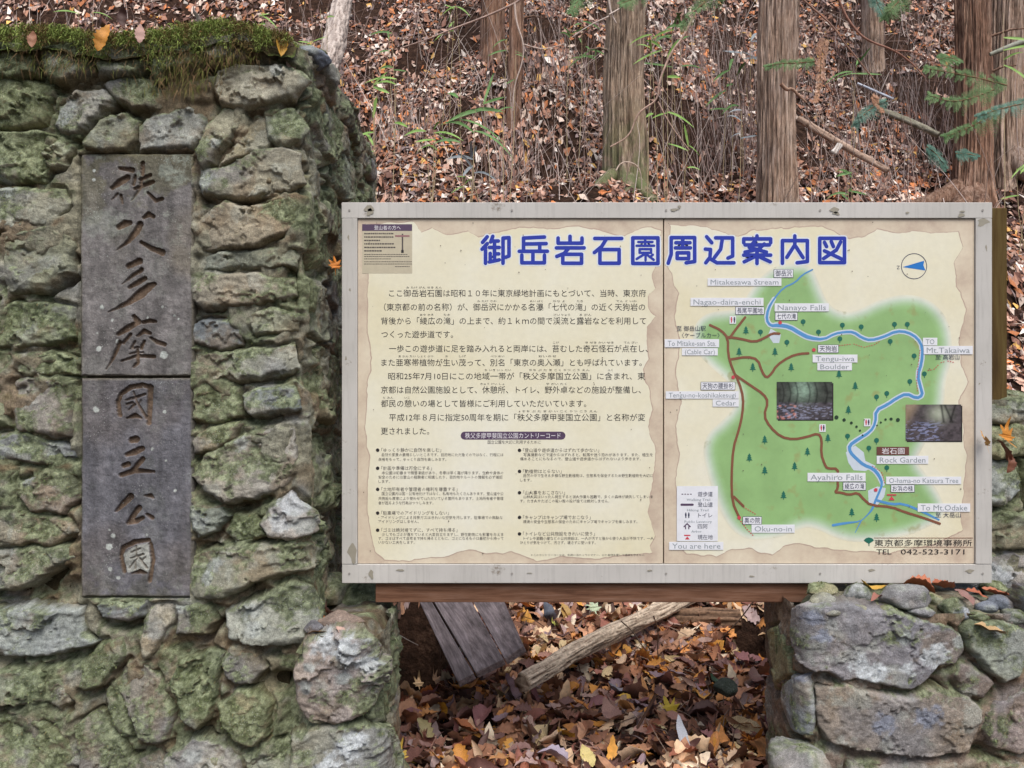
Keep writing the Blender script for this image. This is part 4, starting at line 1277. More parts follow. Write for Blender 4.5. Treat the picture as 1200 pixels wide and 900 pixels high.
for s in ([(832,381),(845,387),(853,396),(853,415),(858,432),(866,448),(871,466),(870,485),(866,503),(859,525),(857,560),(858,588),(866,606)],
 [(873,372),(862,386),(855,396)], [(854,395),(868,397),(884,401),(896,396),(905,390.5),(913,391)], [(857,421),(875,418),(888,421),(893,436),(898,443),(904,438),(910,428),(925,418),(937,414.5),(947,414)],
 [(861,439),(880,452),(895,462),(900,471),(895,487),(902,500),(915,512),(930,515),(945,512),(959,507.5),(963,515),(962,532),(967,546),(970,549),(982,549),(981,560),(982,572),(978,577),(985,577),(995,580),(1005,577),(1012,585),(1020,592),(1045,594),(1060,600),(1080,606),(1101,613.5)],
 [(860,582),(866,588),(871,593)]):
    q.ribbon([(a, b) for a, b in s], 2.9, 7, smooth=1)
q.build('trail', K_TRAIL, pr)
q = Print()
def dashes(pts, w_, lay, dash=1.6, gap=1.4):
    p = np.array(pts, float)
    for a, b in zip(p[:-1], p[1:]):
        l = np.hypot(*(b - a)); n_ = int(l / (dash + gap))
        for i in range(n_):
            t0 = i * (dash + gap) / l; t1 = t0 + dash / l
            q.ribbon([a + (b - a) * t0, a + (b - a) * t1], w_, lay, cap=False)
dashes([(866,608),(875,620),(885,630)], 1.2, 7); dashes([(871,594),(888,604)], 1.0, 7); dashes([(983,405),(1000,403),(1012,407),(1024,404),(1034,398)], .8, 7); dashes([(1087,434),(1094,433),(1102,425),(1110,423),(1119,425)], .9, 7)
dashes([(1078,410),(1076,426),(1074,445),(1075,462)], .8, 7.5); dashes([(1022,546),(1033,553),(1037,568)], .9, 7.5)
q.build('footpath_dashes', K_RED, pr)
q = Print()
def conifer(q, it):
    x, y = it
    for dy, s in ((-3.2, 2.2), (-.8, 3.0), (1.6, 3.8)):
        q.poly([(x - s, y + dy + 1.8), (x, y + dy - 1.8), (x + s, y + dy + 1.8)], 7 + dy * .05)
    q.rect(x - .4, x + .4, y + 3, y + 5.5, 6.5)
each('tree_symbol', K_TREE, pr, [(874,387),(866,412),(908,412),(882,430),(927,430),(896,515),(878,536),(896,551),(931,546),(946,529),(918,580),(970,513),(983,438),(1002,452),(994,480),(998,600),(1027,606)], conifer)
each('tree_symbol', K_TREE, pr, [(941,377),(891,389),(959,389),(922,401),(987,381),(1009,383),(1048,380),(1063,380),(984,397),(1043,400),(1071,417),(1083,438),(1066,447),(1027,465),(1039,461),(993,511),(1027,516),(1018,525),(1039,548)], lambda q, it: (q.disc(it[0], it[1], 2.9, 7, 12), q.rect(it[0] - .4, it[0] + .4, it[1] + 2.4, it[1] + 5, 6.5)))
each('red_marker', K_RED, pr, [(914,378),(953.5,410),(859,442),(1026,574),(866,606.5)], lambda q, it: q.disc(it[0], it[1], 2.2, 9, 12))
q = Print(); q.rect(1039, 1050, 579, 580.6, 9.4); q.poly([(1041,586),(1044.5,581),(1048,586)], 9.4); q.build('here_marker', K_RED, pr)
each('leader_dot', K_DOT, pr, [(980,489,2.4),(989,492,2),(997.5,495.5,1.7),(1003.5,500,1.5),(1007.5,504.5,1.3),(1010.5,510,1.1),(1027.5,498.5,1),(1032,495,1.2),(1037.5,491.5,1.4),(1044,491,1.8),(1052,492,2.3)], lambda q, it: q.disc(it[0], it[1], it[2], 8, 12))
# place labels
LAB = [('Mitakesawa Stream',829,915.5,326,335),('Nagao-daira-enchi',809,894.5,349,358.5),('Nanayo Falls',907.5,971,355.5,365),('To Mitake-san Sta.',778.8,842.5,397.5,407),('(Cable Car)',799,841,408,416.5),
 ('Tengu-no-koshikakesugi',780,865.5,458.5,467.2),('Cedar',835,865.5,467.8,476.5),('Tengu-iwa',952,1004.5,415.5,424.8),('Boulder',957.5,998,425.2,434),('TO',1081,1098,395.8,404.8),('Mt.Takaiwa',1082,1139.5,405.4,415.2),
 ('Rock Garden',1027,1087.5,534,543.5),('Ayahiro Falls',946,1014,554,564),('O-hama-no Katsura Tree',1038,1126,558.4,567.3),('To Mt.Odake',1075,1136.5,589.8,599.6),('Oku-no-in',880.5,931,614.6,624.2),('You are here',784,847.5,634.8,644.2)]
for s, x0, x1, y0, y1 in LAB:
    qb, ql = Print(), Print()
    qb.rect(x0, x1, y0, y1, 10.5); o = qb.build('place_label', K_WHITE, board, 'label reading ' + s)
    text(ql, s, x0 + 3.5, x1 - 3.5, (y0 + y1) / 2, 12, hpx=(y1 - y0) * .92); ql.build('lettering', K_LBL, o)
for s, x0, x1, y0, y1 in [('御岳沢',907,929,316,325),('長尾平園地',862,895,360,368.2),('七代の滝',908.5,934,366.5,375),('天狗の腰掛杉',821.5,861,448,456.6),('天狗岩',958.5,982,404.4,413),('綾広の滝',988,1014,565.4,574),
                           ('お浜の桂',1044,1071,568.4,576.4),('奥の院',870.6,892,605.6,614)]:
    qb, ql, q = Print(), Print(), Print()
    qb.rect(x0, x1, y0, y1, 9.6); o = qb.build('place_label', K_WHITE, board, 'label reading ' + s)
    q.rect(x0 - .5, x1 + .5, y0 - .5, y1 + .5, 8.6); q.build('outline', K_NAVY, o)
    text(ql, s, x0 + 1.5, x1 - 1.5, (y0 + y1) / 2, 12, hpx=(y1 - y0) * .86); ql.build('lettering', K_NAVY, o)
qn = Print()
q = Print(); q.rect(793, 841, 569.5, 634, 9.6); q.build('legend_sheet', K_WHITE, pr)
each('toilet_sign', K_WHITE, pr, [(858.5,375),(963.5,501.5),(1016,495)], lambda q, it: q.rect(it[0] - 3.8, it[0] + 3.8, it[1] - 4.5, it[1] + 4.5, 9.6))
for s, x0, x1, y in [('至 御岳山駅',793,827,385),('〈ケーブルカー〉',799,843,393),('至 高岩山',1096,1124,418.6),('至 大岳山',1096,1125.5,603.5)]: text(qn, s, x0, x1, y, 9, hpx=6.6)
for s, x0, x1, y in [('遊歩道',817.5,835,579),('登山道',817.5,835,591.3),('トイレ',818,834.5,603.8),('四阿',817.5,829,616.8),('現在地',817.5,835,629.4)]: text(qn, s, x0, x1, y, 12, hpx=6.2)
def man(q, x, y, s=1.0):
    q.disc(x, y - 2.6 * s, .8 * s, 12.5, 10); q.rect(x - .95 * s, x + .95 * s, y - 1.7 * s, y + .6 * s, 12.5); q.rect(x - .6 * s, x + .6 * s, y + .6 * s, y + 3 * s, 12.5)
each('figure_symbol', K_RED, pr, [(857,375),(962.2,501.5),(1014.6,495)], lambda q, it: man(q, *it))
each('figure_symbol', K_NAVY, pr, [(860.4,375),(965,501.5),(1017.6,495),(803.5,603.8),(807,603.8)], lambda q, it: man(q, *it))
qn.build('place_name_lettering', K_NAVY, pr, 'dark Japanese place names on the map')
q = Print()
for s, x0, x1, y in [('Walking Trail',804.5,832,585.3),('Hiking Trail',805,830,597.5),('Public Lavatory',802,834,611),('Arbor',810,822,622.5)]: text(q, s, x0, x1, y, 12, hpx=4.0, res=1)
q.build('legend_small_lettering', K_LBL, pr)
q = Print(); q.ribbon([(798.5,591.3),(811.5,591.3)], 2.6, 11); 
q.ribbon([(801.5,617),(805,613.5),(808.6,617)], 1.4, 11); q.rect(802.6, 803.8, 616.5, 620, 11.5); q.rect(806.4, 807.6, 616.5, 620, 11.5)
for i in range(4): q.rect(798.5 + i * 3.3, 800.5 + i * 3.3, 578.5, 579.5, 11)
q.build('legend_trail_symbols', K_PURP, pr)
q = Print(); q.rect(801.5, 808.8, 626.5, 628, 11); q.poly([(802.4,632),(805.2,628.4),(808,632)], 11); q.build('legend_here_symbol', K_RED, pr)
q = Print(); q.rect(1027, 1065, 523.5, 533.2, 9.6); q.build('rock_garden_box', K_BRBOX, pr)
q = Print(); text(q, '岩石園', 1033, 1059.5, 528.5, 11, hpx=8); q.build('rock_garden_lettering', K_WTXT, pr)
q = Print(); text(q, '東京都多摩環境事務所', 1024.5, 1139, 636.2, 6, hpx=8.4); text(q, 'TEL', 1027, 1044.5, 646.4, 6, hpx=8.6); text(q, '042-523-3171', 1055.5, 1130, 646.4, 6, hpx=8.6)
q.build('office_lettering', K_BLACK, pr, 'office name 東京都多摩環境事務所 and TEL 042-523-3171')
q = Print(); q.rect(1024, 1140, 630, 630.7, 6); q.rect(1024, 1140, 640.8, 641.3, 6); q.build('office_rules', K_TRAIL, pr)
q = Print(); q.poly([(1012,633),(1014.5,630.6),(1018,629.6),(1022,630.8),(1024,633.2),(1020.5,635.6),(1018.9,636.4),(1018.6,639.6),(1017.8,639.6),(1017.4,636.4),(1015,635.4)], 6); q.build('ginkgo_emblem', K_TREE, pr)
q = Print(); a = np.linspace(0, 2 * math.pi, 49); q.ribbon([(1071 + 14.8 * math.cos(t), 312 + 14.8 * math.sin(t)) for t in a], .8, 4, cap=False)
text(q, 'N', 1050.4, 1054.4, 313.4, 5, hpx=4.6, rot=-math.pi / 2); q.build('compass_ring', K_NAVY, pr)
q = Print(); q.poly([(1057.5,313),(1083,305.5),(1082,311),(1084.4,317)], 4); q.build('compass_needle', K_COMP, pr)
# two small printed pictures of the stream
def photo(x0, x1, y0, y1, kind, seed):
    q = Print(); q.rect(x0 + 1.5, x1 + 1.5, y0 + 1.5, y1 + 1.5, 5.2); q.build('picture_shadow_border', K_BLACK, pr)
    nx, ny = 90, 62
    U, V = np.meshgrid(np.linspace(0, 1, nx), np.linspace(0, 1, ny), indexing='ij')
    u, v = U.ravel(), V.ravel()
    n1 = fbm(np.column_stack([u * 18, v * 14]), 4, seed); n2 = fbm(np.column_stack([u * 6, v * 5]), 3, seed + 3); n3 = fbm(np.column_stack([u * 26, v * 26]), 3, seed + 5)
    if kind == 0:
        c = np.where((v < .55)[:, None], srgb(58, 62, 58), srgb(70, 66, 72)) * (.2 + 1.7 * n1)[:, None]
        g = np.exp(-((u - .48) ** 2 / .035 + (v - .2) ** 2 / .08))[:, None]
        c = c + g * srgb(130, 158, 140) * (.4 + n3)[:, None]
        s = sm(.56, .62, fbm(np.column_stack([u * 14, v * 34]), 4, seed + 7)) * sm(.5, .7, v); c = c + s[:, None] * srgb(120, 126, 150) * .8
        o_ = sm(.55, .65, n1) * ((v > .6) & (u < .35)); c = c + o_[:, None] * srgb(190, 110, 80) * .6
        for tx in (.08, .2, .33, .55, .68, .86): c *= (1 - .6 * np.exp(-((u - tx - .05 * np.sin(v * 5)) ** 2) / .0003) * (v < .6))[:, None]
    else:
        c = srgb(72, 66, 70) * (.2 + 1.7 * n1)[:, None]
        g = np.exp(-((u - .6) ** 2 / .03 + (v - .25) ** 2 / .05))[:, None]; c = c + g * srgb(150, 160, 140)
        g = sm(.35, .1, u + v * .4)[:, None]; c = c + g * srgb(150, 130, 100) * .7
        s = sm(.54, .62, fbm(np.column_stack([u * 14 + v * 9, v * 30]), 4, seed + 7)) * sm(.4, .6, v) * sm(.75, .5, u); c = c + s[:, None] * srgb(120, 130, 168) * .8
        for tx, sl in ((.64, .1), (.7, .3), (.9, -.2)): c *= (1 - .75 * np.exp(-((u - tx - sl * v) ** 2) / .0005) * (v < .5))[:, None]
    P = np.array([L(x0 + (x1 - x0) * a, y0 + (y1 - y0) * b, 6.5) for a, b in zip(u, v)])
    put('printed_picture', P, grid_faces(nx, ny)[:, ::-1], M_PIC, pr, np.clip(c, 0, .8), False)
M_PIC, t_, b_ = mat('picture_print', .4, .4); t_.links.new(vcol(t_), b_.inputs['Base Color'])
photo(910, 975, 447.5, 491.5, 0, 5)
photo(1061, 1126, 474, 516.5, 1, 9)
# grime specks
q = Print()
for _ in range(90):
    x, y = random.uniform(424, 1136), random.uniform(260, 657)
    q.disc(x, y, random.uniform(.3, .8), 13 + random.random(), 6)
q.build('grime_specks', ink('grime', 96, 84, 74), board)
bpy.data.objects.remove(_to)

K_STAIN = ink('frame_grime', 150, 145, 132)
for k, (x, y, a_, b_2) in enumerate([(433,244.5,5,5),(434,249,3.5,4),(790,246,5,1.6),(796,243,2,1.4),(977,247,5,3),(979,251,4,2),(1126,248,3,1.2),(1125,252,3.5,3),(1150,261,7,4.5),(1154.5,291,1,3.2),(414,648,5,10),(436,672,2.5,5),(470,667,4,1.4),
        (620,671,3,.8),(760,668,3,1),(1062,250,2,1),(1146,450,.8,1.2),(409,279,1,3),(411,340,1.2,2),(406,420,.9,3),(880,674,3,.9),(1020,668,4,1.1),(1135,669,5,1.6)]):
    q = Print(); q.poly([(x + a_ * math.cos(t) * (1 + .35 * math.sin(3 * t + k)), y + b_2 * math.sin(t) * (1 + .3 * math.cos(2 * t + k))) for t in np.linspace(0, 6.2, 14)[:-1]], 38, rough=1.2, seed=k)
    q.build('grime_stain', K_STAIN, board)
for x in (410, 600, 780, 960, 1150):
    for y in (247, 671.5):
        q = Print(); q.disc(x, y, 1.3, 39, 14); q.build('screw_head', m_back, board)
# beams and posts that carry the board
m_beam, t_, b_ = mat('brown_timber', .8, .2)
v_ = coords(t_, (4, 60, 60))
c_ = ramp(t_, noise_n(t_, v_, 1.5, 6, .65), [(.3, srgb(82, 54, 40)), (.5, srgb(112, 80, 62)), (.72, srgb(134, 104, 88))])
c_ = mul(t_, c_, ramp(t_, noise_n(t_, coords(t_), 4, 4), [(.3, .8), (.7, 1.15)]))
t_.links.new(c_, b_.inputs['Base Color']); bump(t_, b_, noise_n(t_, v_, 1.5, 6), .4, .004)
beam = bx_px('timber_beam', 440, 975, 683.5, 706, .0, .045, m_beam, None, D=2.375, bev=.002)
tag(beam, 'horizontal brown timber beam running under the map board', 'beam')
m_post, t_, b_ = mat('mossy_post_timber', .9, .1)
v_ = coords(t_, (40, 40, 3))
c_ = ramp(t_, noise_n(t_, v_, 1.2, 6, .65), [(.3, srgb(62, 48, 32)), (.5, srgb(88, 72, 44)), (.72, srgb(104, 92, 58))])
t_.links.new(c_, b_.inputs['Base Color']); bump(t_, b_, noise_n(t_, v_, 1.5, 6), .5, .005)
post = bx_px('timber_post', 1150, 1180.5, 243.5, 470, .0, .09, m_post, None, D=2.455, bev=.003)
tag(post, 'square brown timber post, moss-stained, behind the right edge of the map board', 'post')

# ------------------------------------------------------------------ leaves
def leaf_shape(kind, seed, n=None):
    """outline mesh of one dead leaf, unit length, curled; returns v, f"""
    r = np.random.default_rng(seed)
    if kind == 'maple':
        pts = []
        for k in range(7):
            a = math.radians(-120 + 40 * k) ; R = [.42, .62, .8, 1.0, .8, .62, .42][k]
            pts.append((math.sin(a) * R * .62, math.cos(a) * R * .62)) if False else None
            for da, rr in ((-11, .62), (-5, .84), (0, 1.0), (5, .84), (11, .62)):
                pts.append((math.sin(a + math.radians(da)) * R * rr * .6, math.cos(a + math.radians(da)) * R * rr * .6))
            if k < 6: pts.append((math.sin(a + math.radians(20)) * .24, math.cos(a + math.radians(20)) * .24))
        pts.append((.03, -.12)); pts.append((.012, -.45)); pts.append((-.012, -.45)); pts.append((-.03, -.12))
        pts = np.array(pts)
    else:
        wd = {'oak': .42, 'beech': .5, 'long': .26}[kind]
        N_ = 13
        t = np.linspace(-.5, .5, N_)
        wv_ = wd * .5 * np.sin(np.clip((t + .5), 0, 1) ** (.85) * math.pi) ** .8
        if kind == 'oak': wv_ = wv_ * (1 + .16 * np.where(np.arange(N_) % 2, 1, -1))
        if kind == 'beech': wv_ = wv_ * (1 + .06 * np.where(np.arange(N_) % 2, 1, -1))
        pts = np.vstack([np.column_stack([wv_, t]), np.column_stack([-wv_[1:-1], t[1:-1]])[::-1]])
        pts = np.vstack([pts, [(-.008, -.62)]]) if False else pts
    tri = geometry.tessellate_polygon([[Vector((a[0], a[1], 0)) for a in pts]])
    v = np.column_stack([pts, np.zeros(len(pts))])
    if kind != 'maple':
        # add a midrib row so that the blade folds
        N_ = 13; t = np.linspace(-.5, .5, N_)
        v = np.zeros((N_ * 3, 3))
        for i in range(N_):
            v[i * 3] = (-wv_[i], t[i], 0); v[i * 3 + 1] = (0, t[i], 0); v[i * 3 + 2] = (wv_[i], t[i], 0)
        f = []
        for i in range(N_ - 1):
            a = i * 3
            f += [(a, a + 1, a + 4, a + 3), (a + 1, a + 2, a + 5, a + 4)]
        fold = r.uniform(.2, 1.4)
        v[:, 2] += np.abs(v[:, 0]) * fold
    else:
        f = [tuple(a) for a in tri]
        v[:, 2] += np.hypot(v[:, 0], v[:, 1]) ** 2 * r.uniform(-.6, .9)
    c1, c2 = r.uniform(-.9, 1.3), r.uniform(-.7, .7)
    v[:, 2] += c1 * v[:, 1] ** 2 + c2 * v[:, 0] * v[:, 1] + .02 * np.sin(v[:, 1] * 15 + seed) + .03 * np.sin(v[:, 0] * 21 + seed)
    return v, f

KINDS_ = ['oak', 'beech', 'long', 'oak', 'beech', 'beech', 'oak', 'beech', 'beech', 'oak', 'long', 'oak', 'maple']
leaf_meshes = []
for i, k in enumerate(KINDS_):
    v, f = leaf_shape(k, i + 3)
    me = bpy.data.meshes.new('leaf_%s' % k)
    me.from_pydata(v.tolist(), [], f)
    me.polygons.foreach_set('use_smooth', [True] * len(me.polygons))
    me.materials.append(M_LEAF)
    leaf_meshes.append((k, me))

def rot_rand(tilt):
    q = Matrix.Rotation(random.uniform(0, 2 * math.pi), 3, 'Z')
    t = Matrix.Rotation(random.gauss(0, tilt), 3, Vector((random.gauss(0, 1), random.gauss(0, 1), 0)).normalized())
    return (t @ q)
placed = []
cnt = 0
# the leaves one can pick out, at the foot of the board between the two stone blocks
for i in range(300):
    for _ in range(60):
        y = random.uniform(2.5, 3.9) if i < 250 else random.uniform(3.8, 4.5)
        x = random.uniform(-.15 * y + .02, .318 * y)
        if x > .70 and y < 2.75: continue
        if float(pit(np.array([x]), np.array([y]))[0]) > .02: continue
        if all((x - a) ** 2 + (y - b) ** 2 > .045 ** 2 for a, b in placed): break
    placed.append((x, y))
    k, me = random.choice(leaf_meshes)
    o = bpy.data.objects.new('leaf', me)
    C.objects.link(o)
    o.parent = ground
    R = rot_rand(.5)
    s = random.uniform(.07, .13)
    z = th1(x, y) + random.uniform(.035, .06)
    o.location = Vector((x, y, z)) - WL[ground]
    o.rotation_euler = R.to_euler()
    o.scale = (s, s, s)

# the rest of the litter: one object of many small folded blades
LT = np.array([(0, -.5, 0), (.27, -.05, .08), (0, .55, .06), (-.27, -.05, .08), (0, 0, -.03)])
LTf = np.array([(0, 1, 4), (1, 2, 4), (2, 3, 4), (3, 0, 4)])
v8 = leaf_shape('oak', 44)
def litter(x, y, size, lift, tilt, pal, seed, tmpl=None):
    n = len(x); r = np.random.default_rng(seed)
    T, Tf = (LT, LTf) if tmpl is None else tmpl
    a = r.uniform(0, 2 * math.pi, n)
    t = r.normal(0, tilt, n); ax = r.uniform(0, 2 * math.pi, n)
    ca, sa = np.cos(a), np.sin(a)
    Tm = np.tile(T, (n, 1, 1)); curl = r.normal(0, 1.1, n)[:, None]
    Tm[:, :, 2] = Tm[:, :, 2] * r.uniform(-2.2, 2.8, n)[:, None] + curl * Tm[:, :, 1] ** 2 * .7
    Tm[:, :, 0] *= r.uniform(.6, 1.5, n)[:, None]
    X = Tm[:, :, 0] * ca[:, None] - Tm[:, :, 1] * sa[:, None]; Y = Tm[:, :, 0] * sa[:, None] + Tm[:, :, 1] * ca[:, None]; Z = Tm[:, :, 2]
    ux, uy = np.cos(ax)[:, None], np.sin(ax)[:, None]; ct, st = np.cos(t)[:, None], np.sin(t)[:, None]
    dot = X * ux + Y * uy
    Xr = X * ct + uy * Z * st + ux * dot * (1 - ct); Yr = Y * ct - ux * Z * st + uy * dot * (1 - ct); Zr = Z * ct + (ux * Y - uy * X) * st
    # lie along the slope
    g = (th(x, y + .1) - th(x, y - .1)) / .2
    s = size[:, None]
    zz = th(x, y)[:, None] + lift[:, None] + Zr * s + g[:, None] * Yr * s
    V = np.stack([x[:, None] + Xr * s, y[:, None] + Yr * s, zz], -1).reshape(-1, 3)
    k = len(T)
    Fc = (np.arange(n)[:, None, None] * k + Tf[None]).reshape(-1, Tf.shape[1])
    pc = np.array([srgb(*c) for c, w_ in pal]); pw = np.array([w_ for c, w_ in pal]); pw = pw / pw.sum()
    cc = pc[r.choice(len(pal), n, p=pw)] * r.uniform(.7, 1.4, n)[:, None] * (.62 + .8 * fbm(np.column_stack([x * 1.6, y * 1.6]), 4, 97))[:, None]
    return V, Fc, np.repeat(cc, k, 0)
PAL_FAR = [((178, 144, 128), 4), ((156, 114, 94), 5), ((204, 184, 170), 3), ((118, 84, 72), 4), ((186, 118, 74), 2.6), ((76, 54, 50), 3.5), ((220, 210, 202), 1.4), ((204, 162, 92), .7), ((144, 126, 124), 2)]
PAL_NEAR = [((150, 108, 84), 4), ((176, 132, 104), 4), ((120, 84, 66), 4), ((196, 136, 80), 2.4), ((206, 176, 144), 3), ((152, 132, 130), 2), ((214, 158, 80), 1), ((80, 58, 50), 3), ((144, 96, 84), 2), ((220, 204, 180), 1)]
n = 5600
x = rng.uniform(-1.2, 1.6, n); y = rng.uniform(2.2, 5.2, n)
k = pit(x, y) < .015; x, y = x[k], y[k]; n = len(x)
A = litter(x, y, rng.uniform(.07, .14, n), rng.uniform(.004, .05, n), .7, PAL_NEAR, 1, (v8[0], np.array(v8[1])))
o = put('leaf_litter', A[0], A[1], M_LITTER, ground, A[2]); o['kind'] = 'stuff'
parts = []
for y0, y1, dens, sz in ((4.6, 7.4, 620, .068), (7.4, 9.5, 1000, .066), (9.5, 12.5, 760, .074), (12.5, 20, 330, .092)):
    hw = .66 * y1 + .4; hl = hw * 1.45
    area = (y1 - y0) * (hl + hw)
    n = int(area * dens)
    x = rng.uniform(-hl, hw, n); y = rng.uniform(y0, y1, n)
    bare = fbm(np.column_stack([x * 1.7, y * 1.5]), 4, 88) + .25 * (rng.random(n) - .5)
    k = (bare < .565) | (y < 8.9) & (bare < .68) | (y < 7.4); x, y = x[k], y[k]; n = len(x)
    parts.append(litter(x, y, sz * rng.uniform(.5, 1.6, n), rng.uniform(.0, .07, n), .7, PAL_FAR, int(y0 * 10)))
A = join(parts)
o = put('leaf_litter', A[0], A[1], M_LITTER, ground, A[2], False); o['kind'] = 'stuff'

# ------------------------------------------------------------------ tubes, trunks, logs
def tube(path, rad, n=7, close=True):
    P = np.array(path, float); R = np.broadcast_to(np.array(rad, float), (len(P),))
    t = np.gradient(P, axis=0); t /= np.linalg.norm(t, axis=1)[:, None]
    up = np.array([0.013, .02, 1.0]) if abs(t[0, 2]) < .9 else np.array([1., .02, .01])
    a = np.cross(t, up); a /= np.linalg.norm(a, axis=1)[:, None]
    b = np.cross(t, a)
    th_ = np.linspace(0, 2 * math.pi, n, endpoint=False)
    V = P[:, None] + R[:, None, None] * (np.cos(th_)[None, :, None] * a[:, None] + np.sin(th_)[None, :, None] * b[:, None])
    V = V.reshape(-1, 3)
    i = np.arange(len(P) - 1)[:, None] * n; j = np.arange(n)[None]; k = (j + 1) % n
    Fc = np.stack([i + j, i + k, i + n + k, i + n + j], -1).reshape(-1, 4)
    return V, Fc

def smooth_path(pts, n=24):
    p = np.array(pts, float)
    for _ in range(3):
        q = [p[0]]
        for a, b in zip(p[:-1], p[1:]): q += [.75 * a + .25 * b, .25 * a + .75 * b]
        p = np.array(q + [p[-1]])
    return p

def trunk(base, top, r0, r1, flare, parent, m, nth=96, nl=260, seed=0, lobes=5):
    base, top = np.array(base, float), np.array(top, float)
    t = np.linspace(0, 1, nl) ** 1.25
    a = np.linspace(0, 2 * math.pi, nth, endpoint=False)
    T, A_ = np.meshgrid(t, a, indexing='ij'); T = T.ravel(); A_ = A_.ravel()
    H = np.linalg.norm(top - base)
    r = r0 + (r1 - r0) * T
    z = T * H
    r = r + flare * np.exp(-z / .28) * (.55 + .45 * np.cos(A_ * lobes + seed + .8 * np.sin(A_)))
    q = np.column_stack([np.cos(A_) * 9 * (r0 / .2), np.sin(A_) * 9 * (r0 / .2), z * 1.3])
    f1, f2 = fbm(q, 5, seed), np.abs(fbm(q * np.array([2.2, 2.2, .6]), 4, seed + 3, .62) - .5)
    r = r + (f1 - .5) * .09 * (r0 / .2) + np.minimum(f2, .07) * .35 * (r0 / .2)
    ck = sm(.0, .035, f2) * (.75 + .5 * fbm(q * np.array([.7, .7, .5]) + 9, 3, seed + 8))
    bcol = (.38 + .72 * ck)[:, None] * np.array([1.0, .98, .96])  # dark inner bark in the cracks, with crevice shade painted into the colour
    C0 = base + (top - base) * T[:, None]
    C0[:, 0] += .03 * np.sin(z * 1.2 + seed)
    V = C0 + np.column_stack([np.cos(A_) * r, np.sin(A_) * r, np.zeros(len(r))])
    a = np.arange(nl * nth).reshape(nl, nth); a2 = np.hstack([a, a[:, :1]])
    Fc = np.stack([a2[:-1, :-1], a2[:-1, 1:], a2[1:, 1:], a2[1:, :-1]], -1).reshape(-1, 4)
    return put('trunk', V, Fc, m, parent, bcol)

def tree(label, xb, Y, r0, lean, mt, flare=.06, seed=0, h=11, nth=220, nl=300, stubs=2, roots=()):
    X = (xb - 600) / F * Y
    zb = th1(X, Y)
    t = thing('cedar_tree', label, 'tree', (X, Y, zb))
    trunk((X, Y, zb - .35), (X + lean * h, Y, zb + h), r0, r0 * .55, flare, t, mt, nth, nl, seed)
    r = random.Random(seed)
    for k in range(stubs):
        z = zb + r.uniform(.8, 3.2); a = r.uniform(0, 2 * math.pi)
        p0 = np.array([X + lean * (z - zb) + math.cos(a) * r0 * .7, Y + math.sin(a) * r0 * .7, z]); d = np.array([math.cos(a), math.sin(a) * .6, .25])
        l = r.uniform(.15, .5)
        v, f = tube([p0, p0 + d * l * .6, p0 + d * l + [0, 0, -.05]], [.014, .011, .005], 6)
        put('dead_limb', v, f, mt, t, np.ones((len(v), 3)) * .8)
    for (dx, dy, rr) in roots:
        p = [(X, Y, zb + .22), (X + dx * .5, Y + dy * .5, th1(X + dx * .5, Y + dy * .5) + .07), (X + dx, Y + dy, th1(X + dx, Y + dy) - .03)]
        v, f = tube(smooth_path(p), np.linspace(rr, rr * .5, len(smooth_path(p))), 12)
        v = v + (fbm(v * 20, 3, seed)[:, None] - .5) * .02
        put('root', v, f, mt, t, np.ones((len(v), 3)) * (.4 + .9 * fbm(v * np.array([25, 25, 25]), 4, seed))[:, None])
    return t
tree('thick straight cedar with mossy foot behind the middle of the board', 735, 8.5, .18, .004, M_BARK, .20, 3, roots=((-.34, -.25, .10), (.22, -.34, .09), (-.05, -.42, .11)))
tree('pale brown cedar leaning slightly right of the thick mossy one', 905, 8.0, .165, .035, M_BARKP, .03, 8)
tree('slim young cedar in front of a darker trunk, left of the thick cedar', 602, 9.6, .075, .0, M_BARK2, .03, 12, nth=48)
tree('dark reddish cedar trunk behind the slim young one', 580, 11.4, .14, .0, M_BARK2, .08, 17, nth=64)
tree('distant slender cedar between the pale brown cedar and the twin trunks', 1022, 11.6, .13, .01, M_BARKP, .05, 21, nth=64)
t6 = tree('left of the twin reddish cedars with a wide root, far right', 1138, 8.9, .165, .0, M_BARK2, .34, 25, roots=((-.72, -.15, .15), (-.45, -.45, .14), (-.1, -.6, .13)))
tree('right of the twin cedars, greyer, at the far right edge', 1178, 9.2, .16, .01, M_BARKP, .26, 29, roots=((.25, -.9, .15), (.45, .1, .1)))

def log(name, label, cat, pts, rads, c1, c2, seed, n=56, parent=None, group=None):
    p = np.array(pts, float)
    m_ = 160
    tt = np.linspace(0, len(p) - 1, m_); P = np.column_stack([np.interp(tt, range(len(p)), p[:, k]) for k in range(3)])
    R = np.interp(tt, range(len(p)), rads)
    V, Fc = tube(P, R, n)
    V = V.reshape(m_, n, 3); th_ = np.linspace(0, 2 * math.pi, n, endpoint=False)
    q = np.column_stack([np.tile(np.cos(th_) * 3.5, m_), np.tile(np.sin(th_) * 3.5, m_), np.repeat(np.linspace(0, 1, m_) * np.linalg.norm(p[-1] - p[0]) * 5, n)])
    g = fbm(q + seed, 5, seed); g2 = fbm(q * np.array([3, 3, .8]) + seed, 3, seed + 4)
    rad = (1 + (g - .5) * .6 - np.minimum(np.abs(g2 - .5), .08) * -1.8 - .08)
    V = P[:, None] + (V - P[:, None]) * rad.reshape(m_, n, 1)
    col = srgb(*c1)[None] + (srgb(*c2) - srgb(*c1))[None] * (sm(.0, .05, np.abs(g2 - .5)) * (.45 + .55 * sm(.35, .6, g)))[:, None]
    V = V.reshape(-1, 3)
    Fl = [tuple(a) for a in Fc] + [tuple(range(n))[::-1], tuple(range((m_ - 1) * n, m_ * n))]
    o = put(name, V, Fl, M_LOG, parent, col)
    tag(o, label, cat, group)
    return o
